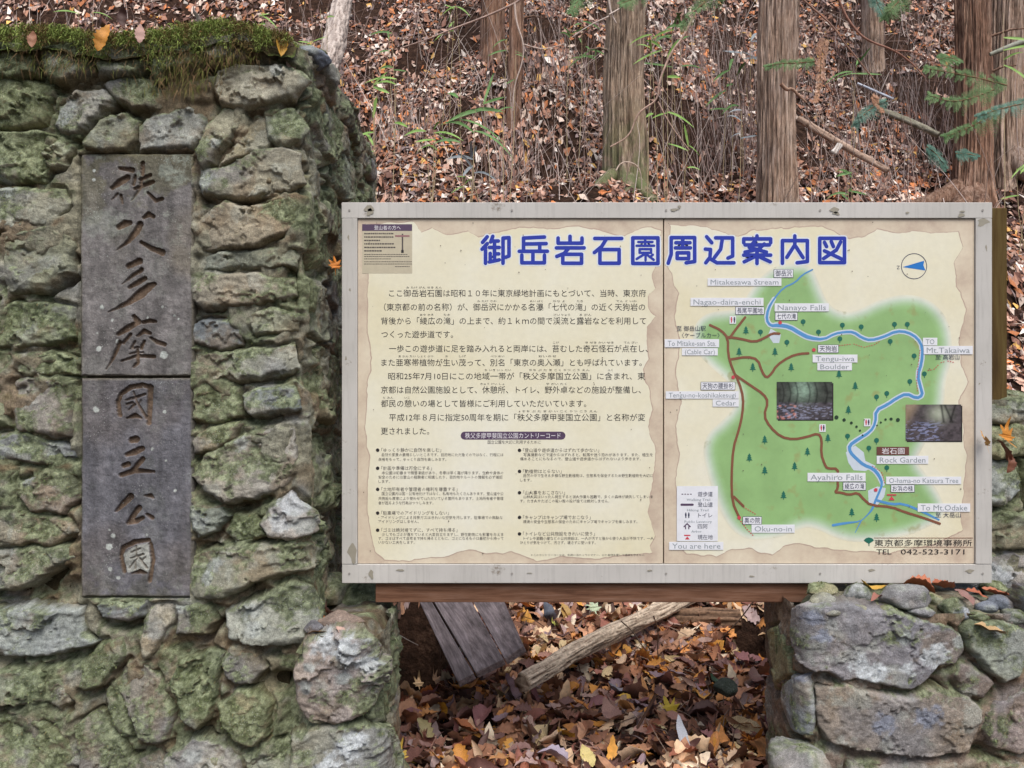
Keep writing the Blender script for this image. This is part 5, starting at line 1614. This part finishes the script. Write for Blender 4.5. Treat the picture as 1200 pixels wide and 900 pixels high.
log('fallen_log', 'weathered grey-brown log lying slantwise in the leaves under the board', 'log', [px(612, 800, 3.05), px(690, 755, 3.45), px(760, 722, 3.9), px(830, 690, 4.4)], [.031, .035, .037, .036], (110, 90, 76), (214, 196, 174), 3)
log('fallen_log', 'dark split log behind the slanting one, under the board', 'log', [px(745, 730, 4.15), px(800, 727, 4.1), px(868, 726, 4.05)], [.05, .055, .045], (62, 46, 38), (134, 108, 88), 9)
log('fallen_log', 'thin mossy log lying behind the leaning planks', 'log', [px(560, 716, 4.5), px(640, 718, 4.4), px(700, 722, 4.3)], [.035, .035, .03], (58, 50, 34), (92, 98, 58), 14)
log('fallen_log', 'pale bleached log on the slope above the stone pillar', 'log', [px(378, 98, 8.2), px(392, 50, 9.0), px(402, 0, 10.2), px(404, -30, 10.8)], [.10, .11, .10, .09], (120, 106, 100), (196, 184, 176), 19)
log('fallen_pole', 'long thin brown pole lying on the slope right of the pale cedar', 'log', [px(936, 139, 8.6), px(988, 171, 8.3), px(1041, 200, 8.0)], [.032, .034, .026], (108, 84, 70), (186, 162, 146), 23, 12)
log('fallen_pole', 'short pale stick beside the long brown pole', 'stick', [px(976, 180, 8.1), px(984, 170, 8.15)], [.03, .028], (170, 160, 152), (214, 208, 204), 27, 10)
log('fallen_pole', 'grey-green pole half hidden behind the twigs, left of the twin cedars', 'log', [px(1020, 125, 9.4), px(1060, 140, 9.2), px(1100, 158, 9.0)], [.03, .034, .03], (94, 92, 78), (150, 146, 132), 33, 12)
log('fallen_pole', 'thin bluish stick slanting above the grey-green pole', 'stick', [px(1005, 98, 8.6), px(1047, 116, 8.4)], [.012, .012], (140, 148, 164), (196, 202, 216), 35, 8)

# leaning planks
planks = []
m_plank, t_, b_ = mat('grey_plank', .8, .25)
v_ = coords(t_, (30, 3, 30))
c_ = ramp(t_, noise_n(t_, v_, 2.2, 7, .7), [(.28, srgb(74, 66, 66)), (.5, srgb(128, 118, 120)), (.72, srgb(172, 160, 162))])
c_ = mul(t_, c_, ramp(t_, noise_n(t_, coords(t_), 9, 4), [(.3, .7), (.7, 1.25)]))
t_.links.new(c_, b_.inputs['Base Color']); bump(t_, b_, noise_n(t_, v_, 2.2, 7), .5, .004)
def plank(c4, D4, label):
    a = [px(x, y, D) for (x, y), D in zip(c4, D4)]     # bottom-left, bottom-right, top-right, top-left
    a = np.array(a)
    a[2] = a[1] + (a[2] - a[1]) * 1.7; a[3] = a[0] + (a[3] - a[0]) * 1.7
    nrm = np.cross(a[1] - a[0], a[3] - a[0]); nrm /= np.linalg.norm(nrm)
    if nrm[1] > 0: nrm = -nrm
    b = a - nrm * .028
    v = np.vstack([a, b]); c = v.mean(0)
    u = (a[3] - a[0]); u /= np.linalg.norm(u); r_ = np.cross(nrm, u)
    Mx = np.column_stack([r_, u, nrm])
    loc = (v - c) @ Mx
    f = [(0, 1, 2, 3), (7, 6, 5, 4), (0, 4, 5, 1), (1, 5, 6, 2), (2, 6, 7, 3), (3, 7, 4, 0)]
    me = bpy.data.meshes.new('plank'); me.from_pydata(loc.tolist(), [], f); me.materials.append(m_plank)
    o = bpy.data.objects.new('plank', me); C.objects.link(o)
    o.matrix_world = Matrix(((*Mx[0], c[0]), (*Mx[1], c[1]), (*Mx[2], c[2]), (0, 0, 0, 1)))
    WL[o] = Vector(c); bevel_obj(o, .003)
    tag(o, label, 'plank', 'grey planks leaning under the board')
    return o
plank([(536,799),(555,789),(503,700),(489,700)], [2.95, 2.96, 3.45, 3.45], 'narrow grey plank, leftmost of the three leaning under the board')
plank([(557,788),(590,772),(550,700),(505.5,700)], [2.965, 2.98, 3.47, 3.455], 'wide cracked grey plank, middle of the three leaning under the board')
plank([(591,772),(613,757),(588,700),(551.5,700)], [2.985, 3.0, 3.485, 3.475], 'wide smooth grey plank, rightmost of the three leaning under the board')

# ------------------------------------------------------------------ undergrowth
def stems(xs, ys, hts, seed, rr=(.0022, .005), lean=.18, cols=((168, 146, 140), (122, 98, 90), (206, 190, 184))):
    r = np.random.default_rng(seed); parts = []
    n = len(xs); zb = th(xs, ys)
    K = 7
    a = r.normal(0, lean, n); b = r.normal(0, lean, n); c = r.normal(0, .18, n)
    t = np.linspace(0, 1, K)
    PX = xs[:, None] + hts[:, None] * (a[:, None] * t + c[:, None] * t ** 2 * .5 + np.cumsum(r.normal(0, .022, (n, K)), 1) * t)
    PY = ys[:, None] + hts[:, None] * (b[:, None] * t)
    PZ = zb[:, None] + hts[:, None] * t
    R = (r.uniform(*rr, n)[:, None] * (1 - .65 * t))
    th_ = np.array([0, 2.1, 4.2])
    V = np.stack([PX[..., None] + R[..., None] * np.cos(th_), PY[..., None] + R[..., None] * np.sin(th_), np.repeat(PZ[..., None], 3, -1)], -1)
    V = V.reshape(-1, 3)
    i = (np.arange(n)[:, None, None] * K + np.arange(K - 1)[None, :, None]) * 3; j = np.arange(3)[None, None]; k = (j + 1) % 3
    Fc = np.stack([i + j, i + k, i + 3 + k, i + 3 + j], -1).reshape(-1, 4)
    cc = np.array([srgb(*q) for q in cols])[r.integers(0, len(cols), n)] * r.uniform(.6, 1.25, n)[:, None]
    return V, Fc, np.repeat(cc, K * 3, 0)
parts = []
n = 800
Y_ = rng.uniform(8.0, 16, n); X_ = rng.uniform(-.62, .62, n) * Y_
dn = fbm(np.column_stack([X_ * 1.3, Y_ * 1.1]), 3, 70)
k = (dn + np.clip((Y_ - 10) * .02, -.04, .1)) > .47
parts.append(stems(X_[k], Y_[k], rng.uniform(.25, .95, k.sum()), 1, rr=(.0028, .0065), lean=.25))
for (cx, cy, n_, hh, sp) in ((850, 9.0, 60, 1.4, .22), (862, 9.6, 40, 1.6, .18), (600, 8.9, 35, 1.0, .2), (300, 10.5, 120, .8, .6), (60, 10.0, 160, .6, .7), (1090, 9.8, 110, 1.0, .35), (470, 9.4, 60, .6, .3), (680, 10.5, 50, 1.0, .4), (960, 11, 80, 1.0, .6), (1000, 9.2, 30, .9, .35), (820, 11, 60, 1.0, .5), (640, 8.7, 20, .6, .25)):
    y = cy + rng.normal(0, sp, n_); x = (cx - 600) / F * cy + rng.normal(0, sp, n_)
    parts.append(stems(x, y, hh * rng.uniform(.4, 1.1, n_), int(cx), lean=.17, rr=(.003, .0075)))
n = 320
Y_ = rng.uniform(7.4, 13, n); X_ = rng.uniform(-.3, .62, n) * Y_
parts.append(stems(X_, Y_, rng.uniform(.6, 1.5, n), 91, rr=(.0035, .0065), lean=.6, cols=((196, 178, 170), (168, 144, 134), (216, 202, 196))))
n = 260
Y_ = rng.uniform(8.5, 14, n); X_ = rng.uniform(.0, .62, n) * Y_
parts.append(stems(X_, Y_, rng.uniform(.5, 1.3, n), 92, rr=(.002, .0045), lean=.3, cols=((196, 178, 170), (168, 144, 134), (216, 202, 196))))
# fallen twigs lying about
n = 2600
Y_ = rng.uniform(7.6, 14, n); X_ = rng.uniform(-.62, .62, n) * Y_
V = []; Fs = []
d = rng.uniform(0, math.pi, n); l = rng.uniform(.06, .35, n)
p0 = np.column_stack([X_, Y_, th(X_, Y_) + .03]); x1, y1 = X_ + np.cos(d) * l, Y_ + np.sin(d) * l
p1 = np.column_stack([x1, y1, th(x1, y1) + rng.uniform(.02, .10, n)])
r_ = rng.uniform(.002, .006, n)
V = np.stack([p0 + np.column_stack([r_ * 0, r_ * 0, r_]), p0 + np.column_stack([r_ * .6, -r_, -r_ * .5]), p1 + np.column_stack([r_ * 0, r_ * 0, r_]), p1 + np.column_stack([r_ * .6, -r_, -r_ * .5])], 1).reshape(-1, 3)
b = np.arange(n)[:, None] * 4
Fq = b + np.array([[0, 1, 3, 2]])
cc = np.repeat(np.array([srgb(146, 124, 116), srgb(100, 78, 68), srgb(186, 170, 162)])[rng.integers(0, 3, n)], 4, 0)
parts.append((V, Fq, cc))
A = join(parts)
o = put('dry_undergrowth', A[0], A[1], M_TWIG, None, A[2]); tag(o, 'tangle of thin bare stems and dry twigs across the forest slope', 'undergrowth', kind='stuff')
# twigs at the foot of the board
n = 260
X_ = rng.uniform(-.4, .95, n); Y_ = rng.uniform(2.6, 4.4, n); d = rng.uniform(0, math.pi, n); l = rng.uniform(.04, .16, n)
parts = []
for i in range(n):
    x1, y1 = X_[i] + math.cos(d[i]) * l[i], Y_[i] + math.sin(d[i]) * l[i]
    a = np.array([X_[i], Y_[i], th1(X_[i], Y_[i]) + .04]); b = np.array([x1, y1, th1(x1, y1) + random.uniform(.03, .09)])
    v, f = tube([a, (a + b) / 2 + rng.normal(0, .006, 3), b], [.0018, .0016, .001], 4)
    parts.append((v, f, np.tile(srgb(*random.choice([(104, 84, 72), (66, 50, 44), (150, 130, 116)])), (len(v), 1))))
A = join(parts)
o = put('leaf_litter_twigs', A[0], A[1], M_TWIG, ground, A[2]); o['kind'] = 'stuff'

def twig(label, pts, D, r0, r1, c=(176, 152, 142), extra=()):
    root = None
    for i, (pp, rr) in enumerate([(pts, (r0, r1))] + [(e, (r1 * 1.2, r1 * .6)) for e in extra]):
        p = smooth_path([px(x, y, D + k * .02) for k, (x, y) in enumerate(pp)])
        v, f = tube(p, np.linspace(rr[0], rr[1], len(p)), 6)
        cl = np.tile(srgb(*c), (len(v), 1)) * (.7 + .6 * fbm(v * 30, 2, 3))[:, None]
        if i == 0:
            root = put('bare_branch', v, f, M_TWIG, None, cl); tag(root, label, 'branch')
        else: put('twig', v, f, M_TWIG, root, cl)
twig('thin pale branch arching across the slope left of the slim cedar', [(620,-20),(611,0),(597,7),(575,17),(557,24),(527,35),(502,46),(470,56)], 7.4, .012, .005, extra=([(502,46),(492,27),(488,10)],))
twig('zigzag pale twig hanging in front of the slim young cedar', [(603,4),(605,27),(614,51),(613,72),(602,101),(601,130)], 7.2, .010, .005, (196, 178, 168), extra=([(614,52),(637,59),(661,51)],))
twig('curved bare twig crossing the foot of the thick cedar', [(812,20),(800,45),(787,60),(772,95),(771,117),(755,127),(746,135),(738,160),(715,172)], 7.0, .011, .005, (188, 160, 146), extra=([(771,119),(785,146),(808,176)],))
twig('short twig curling over the top of the thick cedar trunk', [(712,-15),(715,14),(722,27)], 7.3, .012, .006, (200, 186, 178), extra=([(714,17),(730,8),(745,-10)], [(714,19),(690,30),(670,44)]))
twig('long brown bare branch drooping through the gap right of the pale cedar', [(978,-15),(983,0),(991,19),(1003,36),(1017,48),(1049,59),(1070,75),(1084,91)], 6.6, .012, .005, (150, 112, 98), extra=([(1049,59),(1070,60),(1095,72)],))
twig('thin straight brown branch slanting down beside the pale cedar', [(925,-15),(955,12),(975,29),(989,50),(1001,64),(1018,86),(1031,101)], 6.4, .008, .004, (150, 118, 104), extra=([(975,29),(960,50),(935,72)],))
twig('thin arched stem looping in front of the thick cedar foot', [(722,200),(726,192),(735,189),(748,194),(752,208),(752,222)], 7.6, .007, .004, (196, 178, 164))
twig('broken branch stub sticking out of the pale cedar', [(915,98),(922,106),(928,103),(936,112),(945,120)], 7.5, .018, .008, (160, 130, 112))
twig('grey-green dead branch reaching in from the right edge over the twin cedars', [(1215,45),(1195,50),(1175,58),(1160,64)], 7.0, .03, .016, (150, 152, 140))
twig('thin dark twig standing in the leaves at the right foot of the board', [(884,703),(868,725),(850,744),(845,748)], 3.6, .0035, .002, (96, 80, 70))
twig('slender curved twig lying over the slanting log', [(728,728),(740,738),(752,756),(758,763)], 3.45, .0032, .002, (120, 104, 92))
twig('thin upright twig rising beside the slanting log', [(766,722),(772,740),(770,765),(775,785),(779,800),(790,820)], 3.5, .003, .0022, (116, 92, 78))
twig('dark straight twig lying at the bottom among the leaves', [(768,815),(752,845),(735,872),(722,893)], 2.75, .006, .0035, (92, 70, 60))
twig('fine pale rootlet hanging beside the footing left of the planks', [(463,741),(478,750),(490,756)], 2.9, .0016, .001, (190, 184, 176))

# --- green bamboo grass
M_SASA = blade_mat('fresh_green_blade', srgb(104, 146, 66), srgb(158, 190, 108))
M_SASAD = blade_mat('dark_green_blade', srgb(74, 112, 60), srgb(118, 156, 92))
M_SASAG = blade_mat('dry_grey_blade', srgb(124, 132, 140), srgb(158, 168, 172))
def blade(base, d, l, wd, droop):
    K = 6; t = np.linspace(0, 1, K)
    d = np.array(d, float); d /= np.linalg.norm(d)
    side = np.cross(d, (random.uniform(-.3, .3), -1.0, random.uniform(.1, .8))); side /= np.linalg.norm(side) + 1e-9
    P = base + d * (t * l)[:, None] + np.array([0, 0, -1.0]) * (droop * l * t ** 2)[:, None]
    w_ = wd * np.sin(np.clip(t * .92 + .08, 0, 1) * math.pi) ** .7
    fold = np.cross(side, d)
    v = np.concatenate([P - side * w_[:, None], P - fold * (w_ * .35)[:, None], P + side * w_[:, None]])
    f = []
    for i in range(K - 1):
        f += [(i, K + i, K + i + 1, i + 1), (K + i, 2 * K + i, 2 * K + i + 1, K + i + 1)]
    return v, f
def sasa(label, x, y, D, n, l, m, h=.45, spread=(.9, .35), seed=0, grp='bamboo grass on the slope'):
    r = random.Random(seed + int(x))
    top = px(x, y, D)
    zb = min(th1(top[0], D), top[2] - .05)
    t = thing('bamboo_grass', label, 'plant', (top[0], D, zb), grp)
    ns = 3 if n > 6 else 2 if n > 4 else 1
    tops = []
    for k in range(ns):
        e = top + np.array([r.uniform(-.5, .5) * l * (ns > 1), r.uniform(-.1, .1), -r.uniform(0, .5) * l * (k > 0)])
        b = np.array([e[0] + r.uniform(-.10, .10), D, zb])
        v, f = tube([b, (b + e) / 2 + [r.uniform(-.03, .03), 0, 0], e], [.004, .0035, .002], 5)
        put('stem', v, f, M_TWIG, t, np.tile(srgb(176, 160, 128), (len(v), 1))); tops.append((b, e))
    for k in range(n):
        b, e = tops[k % ns]
        u = 1 - r.random() ** 2 * .35
        a = r.uniform(-.25, 1.25) * math.pi
        d = (math.cos(a), r.uniform(-.8, .5), math.sin(a) * .55 + r.uniform(-.1, .35))
        v, f = blade(b + (e - b) * u, d, l * r.uniform(.5, 1.45), l * r.uniform(.04, .07), r.uniform(.05, .7))
        put('leaf', v, f, m, t)
SA = [('bright green bamboo grass tuft beside the stone pillar top', 449, 88, 7.0, 9, .24, M_SASA), ('spreading light green bamboo grass left of the slim cedar', 556, 118, 7.6, 9, .30, M_SASAD),
 ('small light green bamboo grass low on the slope above the board', 512, 150, 7.9, 7, .22, M_SASA), ('grey withered grass blades lying just above the board', 568, 178, 7.8, 6, .30, M_SASAG),
 ('dark green sprig at the top of the slope above the pillar', 452, 28, 9.6, 5, .22, M_SASAD), ('green sprig at the top edge left of the slim cedar', 536, 10, 9.8, 7, .20, M_SASA),
 ('bright green blades growing at the right of the thick cedar', 771, 40, 7.6, 8, .20, M_SASA), ('green bamboo grass high on the slope right of the thick cedar', 800, 28, 9.4, 9, .30, M_SASAD),
 ('green bamboo grass beside the bundle of bare stems', 862, 82, 8.8, 8, .26, M_SASAD), ('low green blade pair right of the thick cedar foot', 806, 168, 8.4, 4, .2, M_SASA),
 ('bright blade crossing the pale cedar trunk', 782, 62, 7.4, 4, .22, M_SASA), ('small green sprig above the left slab', 98, 8, 7.6, 5, .16, M_SASA), ('tiny light green tuft over the mossy pillar edge', 215, 22, 6.4, 3, .08, M_SASA),
 ('thin green blades at the top left above the moss', 300, 12, 7.8, 4, .16, M_SASA), ('dark leafy sprig beside the trunk pair at the top', 672, 12, 8.8, 6, .18, M_SASAD), ('leafy green sprig in front of the slim cedar', 595, 48, 7.4, 6, .14, M_SASAD),
 ('grass tuft low on the slope right of the pale cedar', 985, 205, 7.6, 6, .22, M_SASAD), ('light blades under the dark root of the twin cedars', 1192, 190, 7.8, 5, .16, M_SASA),
 ('grey-green blades midway up behind the bare stems', 880, 48, 10.4, 6, .3, M_SASAG), ('green tuft high between the cedars', 690, 60, 10.2, 6, .24, M_SASAD),
 ('light green tuft left of the big mossy tree foot', 545, 205, 7.6, 3, .12, M_SASA), ('green blades above the long brown pole', 1000, 80, 9.2, 5, .22, M_SASAD), ('small green sprig next to the pale bleached log', 366, 50, 6.8, 4, .12, M_SASA),
 ('green sprig right of the pale bleached log', 375, 10, 8.0, 5, .16, M_SASA), ('grey-blue bent blades right of the bare stem bundle', 868, 128, 7.8, 4, .16, M_SASAG), ('green blades hanging above the twin cedars', 1180, 12, 6.8, 4, .22, M_SASA)]
for i, (lb, x, y, D, n_, l, m_) in enumerate(SA): sasa(lb, x, y, D, n_, l, m_, seed=i)

# --- cedar sprays hanging in from the right
M_CED = blade_mat('cedar_green', srgb(74, 108, 62), srgb(116, 146, 96), .6)
M_CEDB = blade_mat('cedar_blue_green', srgb(70, 112, 96), srgb(116, 152, 138), .6)
M_CEDR = blade_mat('withered_cedar', srgb(164, 116, 88), srgb(206, 166, 140), .7)
def spray(label, pts, D, w0, m, seed):
    p = smooth_path([px(x, y, D + (k % 2) * .03) for k, (x, y) in enumerate(pts)])
    t = thing('cedar_frond', label, 'frond', tuple(p[0]), 'cedar fronds hanging over the slope')
    v, f = tube(p, np.linspace(.005, .002, len(p)), 5)
    put('twig', v, f, M_TWIG, t, np.tile(srgb(128, 104, 78), (len(v), 1)))
    r = random.Random(seed); V = []; Fs = []; n_ = 0
    S_ = 20
    for k in range(S_):
        u = (k + .5) / S_
        i = min(int(u * (len(p) - 1)), len(p) - 2); c = p[i]; d = p[i + 1] - p[i]; d /= np.linalg.norm(d)
        for s in (-1, 1):
            side = np.cross(d, (0, -1, .2)) * s
            ln = w0 * (1 - .75 * u) * r.uniform(.35, 1.25)
            dd = side * .8 + d * .8 + np.array([0, r.uniform(-.3, .3), -.15]); dd /= np.linalg.norm(dd)
            # each side shoot carries small scale leaves
            for q in range(9):
                w_ = (q + .5) / 9; b = c + dd * ln * w_ + np.array([0, 0, -ln * .25 * w_ ** 2])
                for s2 in (-1, 1):
                    e = np.cross(dd, (0, -1, .3)) * s2 * .8 + dd * .7 + np.array([0, r.uniform(-.4, .4), 0]); e /= np.linalg.norm(e)
                    l2 = ln * .30 * (1.1 - w_) + .008
                    o_ = np.cross(e, (0, -1, 0)); o_ /= np.linalg.norm(o_) + 1e-9
                    V += [b - o_ * .0016, b + o_ * .0016, b + e * l2 + o_ * .0009, b + e * l2 - o_ * .0009]
                    Fs.append((n_, n_ + 1, n_ + 2, n_ + 3)); n_ += 4
    put('foliage', np.array(V), np.array(Fs), m, t, None, False)
for i, a in enumerate([('bright green cedar frond spreading in front of the twin cedars', [(1180,100),(1150,92),(1115,85),(1085,80)], 5.6, .13, M_CED), ('drooping green cedar frond below the bright one', [(1165,105),(1140,115),(1115,120),(1090,112)], 5.5, .12, M_CED),
 ('thick green cedar frond lowest at the right', [(1170,130),(1150,142),(1130,152),(1108,160)], 5.4, .12, M_CED), ('blue-green cedar frond reaching in from the right edge', [(1215,118),(1195,122),(1170,128),(1148,136)], 5.3, .10, M_CEDB),
 ('blue-green cedar frond left of the twin cedar roots', [(1040,118),(1025,124),(1012,134),(1003,146)], 5.8, .10, M_CEDB), ('blue-green frond sprig low in front of the dark root', [(1086,172),(1095,178),(1103,188),(1108,196)], 5.8, .09, M_CEDB),
 ('green frond tip right of the sprig at the dark root', [(1120,180),(1135,180),(1144,183)], 5.8, .07, M_CEDB), ('withered pinkish cedar frond beside the pale cedar', [(968,45),(962,62),(962,85),(960,105),(955,118)], 5.9, .07, M_CEDR),
 ('green frond crossing the pale cedar at its broken stub', [(955,72),(935,74),(915,74),(898,78)], 6.0, .08, M_CED), ('green frond cluster hanging from the top right of the slope', [(1062,-12),(1055,0),(1045,10),(1038,20)], 5.4, .12, M_CED),
 ('blue-green frond at the top beside the hanging cluster', [(1020,-12),(1028,2),(1035,18)], 5.5, .08, M_CEDB), ('green frond at the very top beside the thick cedar', [(760,-18),(745,-2),(728,4)], 5.6, .10, M_CED),
 ('dark green frond at the top edge left of the thick cedar', [(690,-20),(680,-4),(670,14)], 5.4, .12, M_CED), ('green frond sprays over the upper bamboo grass right of the thick cedar', [(850,-15),(830,0),(812,14),(798,30)], 5.9, .13, M_CED),
 ('small withered frond clump above the blue-green one', [(1022,112),(1030,120),(1034,130)], 5.8, .05, M_CEDR), ('bright frond near the middle of the right slope', [(1100,70),(1112,66),(1124,72)], 5.7, .08, M_CED)]):
    spray(*a, 60 + i)

# ------------------------------------------------------------------ notable single leaves and loose stones
def single(label, x, y, D, size, kind, col, rx=0, ry=0, rz=0, seed=0, cat='leaf'):
    v, f = leaf_shape(kind, seed + int(x))
    me = bpy.data.meshes.new('fallen_leaf'); me.from_pydata(v.tolist(), [], f)
    me.polygons.foreach_set('use_smooth', [True] * len(me.polygons))
    me.materials.append(leaf_col('leaf_%d_%d_%d' % col, col))
    o = bpy.data.objects.new('fallen_leaf', me); C.objects.link(o)
    p = px(x, y, D) - (np.array([0, 0, .010]) if rx == 14 else 0); o.location = p; o.scale = (size,) * 3
    o.rotation_euler = (math.radians(rx), math.radians(ry), math.radians(rz))
    tag(o, label, cat)
    return o
def gl(label, x, y, size, kind, col, rz=0, tilt=25, lift=.075):
    # on the ground: find where the sight line meets the floor
    D = 2.4
    while D < 6 and px(x, y, D)[2] > th1((x - 600) / F * D, D) + lift: D += .01
    return single(label, x, y, D, size, kind, col, tilt, 0, rz)
gl('yellow maple leaf lying flat amid brown leaves', 786, 832, .10, 'maple', (206, 178, 62), 20)
gl('pale cream leaf just below the yellow maple leaf', 775, 851, .085, 'maple', (208, 196, 150), 120)
gl('curled silvery white leaf beside the yellow maple leaf', 799, 862, .12, 'long', (196, 200, 210), 10, 40)
gl('large orange maple leaf at the bottom near the right footing', 881, 866, .13, 'maple', (206, 134, 56), 200)
gl('small orange leaf in the middle of the litter', 780, 785, .07, 'maple', (206, 128, 52), 60)
gl('dark green broad leaf, the only green one in the litter', 842, 806, .10, 'beech', (66, 88, 66), 70)
gl('large rust red serrated leaf against the right footing', 912, 828, .13, 'oak', (168, 96, 74), 60)
gl('plum red round leaf below the rust red one', 904, 852, .085, 'beech', (122, 66, 70), 20)
gl('dark plum leaf on the ledge foot of the right footing', 958, 865, .075, 'beech', (112, 54, 60), 100, 25, .2)
gl('bluish grey leaf overlapping a yellow one left of the litter middle', 722, 811, .085, 'beech', (144, 140, 148), 90)
gl('bright yellow leaf under the bluish grey one', 732, 820, .07, 'beech', (214, 172, 62), 60)
gl('large mauve serrated leaf at the tip of the slanting log', 597, 808, .12, 'oak', (132, 108, 116), 50, 60)
gl('tan star shaped leaf in the gap left of the planks', 491, 802, .09, 'maple', (196, 166, 130), 10, 50)
gl('second tan star shaped leaf nearer to the planks', 511, 798, .085, 'maple', (190, 156, 126), 70, 50)
gl('narrow golden leaf standing upright left of the litter', 519, 829, .10, 'long', (196, 142, 52), 160, 60)
gl('brown ribbed leaf standing against the left footing', 478, 844, .11, 'beech', (150, 96, 70), 170, 60)
gl('yellow lobed leaf at the bottom beside the left footing', 468, 888, .11, 'maple', (204, 172, 76), 60, 40)
gl('pale olive leaf left of the litter', 496, 858, .11, 'oak', (176, 164, 122), 30, 40)
gl('golden curled leaf at the bottom centre', 663, 858, .11, 'beech', (208, 160, 66), 150, 40)
gl('cream rounded leaf at the bottom right of the golden one', 688, 886, .085, 'beech', (214, 196, 132), 20, 30)
gl('lilac serrated leaf at the bottom centre', 652, 886, .11, 'oak', (176, 164, 180), 80, 30)
gl('orange brown leaf lying left of the bottom centre', 543, 854, .11, 'beech', (178, 112, 74), 100, 30)
gl('pale brown leaf with orange tip at the bottom', 592, 888, .12, 'oak', (206, 150, 100), 130, 30)
gl('orange pair leaf right of the planks under the log', 681, 826, .10, 'long', (196, 126, 60), 70, 30)
gl('small orange rounded leaf near the right footing', 894, 772, .07, 'beech', (190, 122, 54), 20)
gl('second orange rounded leaf left of the first near the right footing', 852, 786, .07, 'beech', (204, 140, 60), 150)
gl('tan oval leaf highest by the right footing', 897, 747, .075, 'beech', (168, 138, 106), 90)
gl('yellow leaf at the very bottom by the right footing', 915, 893, .07, 'maple', (220, 190, 96), 30)
gl('pale green maple leaf under the beam near the log', 697, 713, .11, 'maple', (186, 200, 170), 20, 40)
gl('yellow green maple leaf beside the thin mossy log', 649, 731, .07, 'maple', (176, 178, 92), 80, 40)
gl('yellow brown leaf leaning under the beam', 663, 717, .10, 'beech', (176, 142, 82), 30, 60)
gl('bluish crumpled leaf next to the thin mossy log', 639, 722, .13, 'beech', (128, 138, 158), 140, 60)
# leaves on masonry, board and moss
S1 = single
S1('orange leaf stuck upright between pillar and board frame', 393, 312, 2.36, .055, 'maple', (206, 126, 48), 80, 0, 30)
S1('golden orange leaf lying across the right frame edge', 1156, 519, 2.33, .065, 'maple', (206, 150, 70), 70, 0, 80)
S1('amber leaf perched on the stone pier beside the frame', 1180, 513, 2.36, .085, 'maple', (206, 138, 60), 60, 10, 20)
S1('brown curled leaf under the amber one on the pier', 1178, 527, 2.38, .075, 'oak', (140, 86, 64), 60, 0, 95)
S1('dark brown leaf hanging down the pier', 1182, 543, 2.38, .055, 'beech', (128, 84, 66), 90, 10, 5)
S1('yellow orange leaf at the left end of the right ledge', 1022, 685, 2.30, .07, 'beech', (206, 164, 74), 14, 0, 85)
S1('rust coloured curled leaf left of the ledge middle', 1030, 694, 2.23, .08, 'long', (156, 104, 92), 14, 0, 130)
S1('orange brown leaf on the ledge beneath the board corner', 1078, 681, 2.33, .085, 'oak', (178, 108, 78), 14, 0, 70)
S1('red brown leaf in the middle of the right ledge', 1105, 683, 2.30, .08, 'oak', (166, 98, 72), 14, 0, 110)
S1('bright rust leaf on the right ledge near the edge', 1140, 690, 2.26, .085, 'oak', (172, 102, 78), 14, 0, 80)
S1('dusky pink leaf drooping over the right ledge', 1130, 699, 2.22, .065, 'beech', (142, 108, 102), 25, 0, 20)
S1('rust leaf rightmost on the right ledge', 1168, 692, 2.27, .075, 'oak', (176, 108, 80), 14, 0, 60)
S1('tan leaf folded over the angular stone of the right block', 1160, 733, 2.15, .075, 'beech', (186, 156, 116), 14, 0, 70)
S1('dark brown leaf standing on the moss of the pillar', 147, 22, 2.16, .055, 'beech', (78, 54, 50), 88, 0, 0)
S1('golden brown leaf hanging off the moss beside the dark standing one', 121, 44, 2.11, .075, 'oak', (200, 140, 62), 85, 20, 10)
S1('small brown leaf beside the golden hanging one', 118, 30, 2.13, .045, 'beech', (120, 78, 66), 60, 0, 80)
S1('pink brown crumpled leaf on the moss above the slab', 164, 39, 2.11, .055, 'oak', (178, 142, 132), 75, 0, 20)
S1('brown leaf with pale rim on the far left of the moss', 39, 47, 2.12, .045, 'beech', (150, 106, 82), 80, 0, 10)
S1('pale pinkish leaf lying on the moss left of centre', 232, 27, 2.2, .09, 'long', (196, 178, 172), 60, 0, 110)
S1('long pale leaf drooping over the pillar corner', 322, 45, 2.18, .11, 'oak', (186, 160, 146), 70, 30, 140)
S1('yellow spotted leaf at the pillar corner', 328, 55, 2.15, .06, 'beech', (196, 152, 66), 70, 0, 30)
S1('pale folded leaf standing at the pillar corner', 341, 70, 2.2, .10, 'long', (170, 148, 136), 90, 0, 20)
S1('orange leaf tucked above the loose stones on the left ledge', 371, 717, 2.3, .07, 'oak', (196, 122, 58), 60, 0, 40)
S1('mauve curled leaf behind the loose stones', 384, 722, 2.3, .075, 'beech', (150, 118, 114), 50, 0, 120)
S1('thin orange rimmed leaf in front of the loose stones', 380, 741, 2.14, .09, 'long', (184, 138, 98), 15, 0, 95)
S1('small pinkish leaf in front of the brown loose stone', 398, 741, 2.12, .04, 'beech', (190, 160, 148), 30, 0, 40)
def loose(label, x, y, D, rad, base, seed):
    o = lump('loose_stone', px(x, y, D), rad, (base, -1.5), None, seed, n=24); tag(o, label, 'stone')
loose('brown rounded loose stone on the left ledge', 400, 729, 2.2, (.058, .04, .032), (120, 106, 97), 71)
loose('small grey angular stone left of the brown one', 367, 735, 2.16, (.026, .024, .018), (96, 96, 101), 72)
loose('grey stone lying in the litter near the board middle', 850, 805, 3.0, (.045, .05, .03), (70, 76, 66), 75)
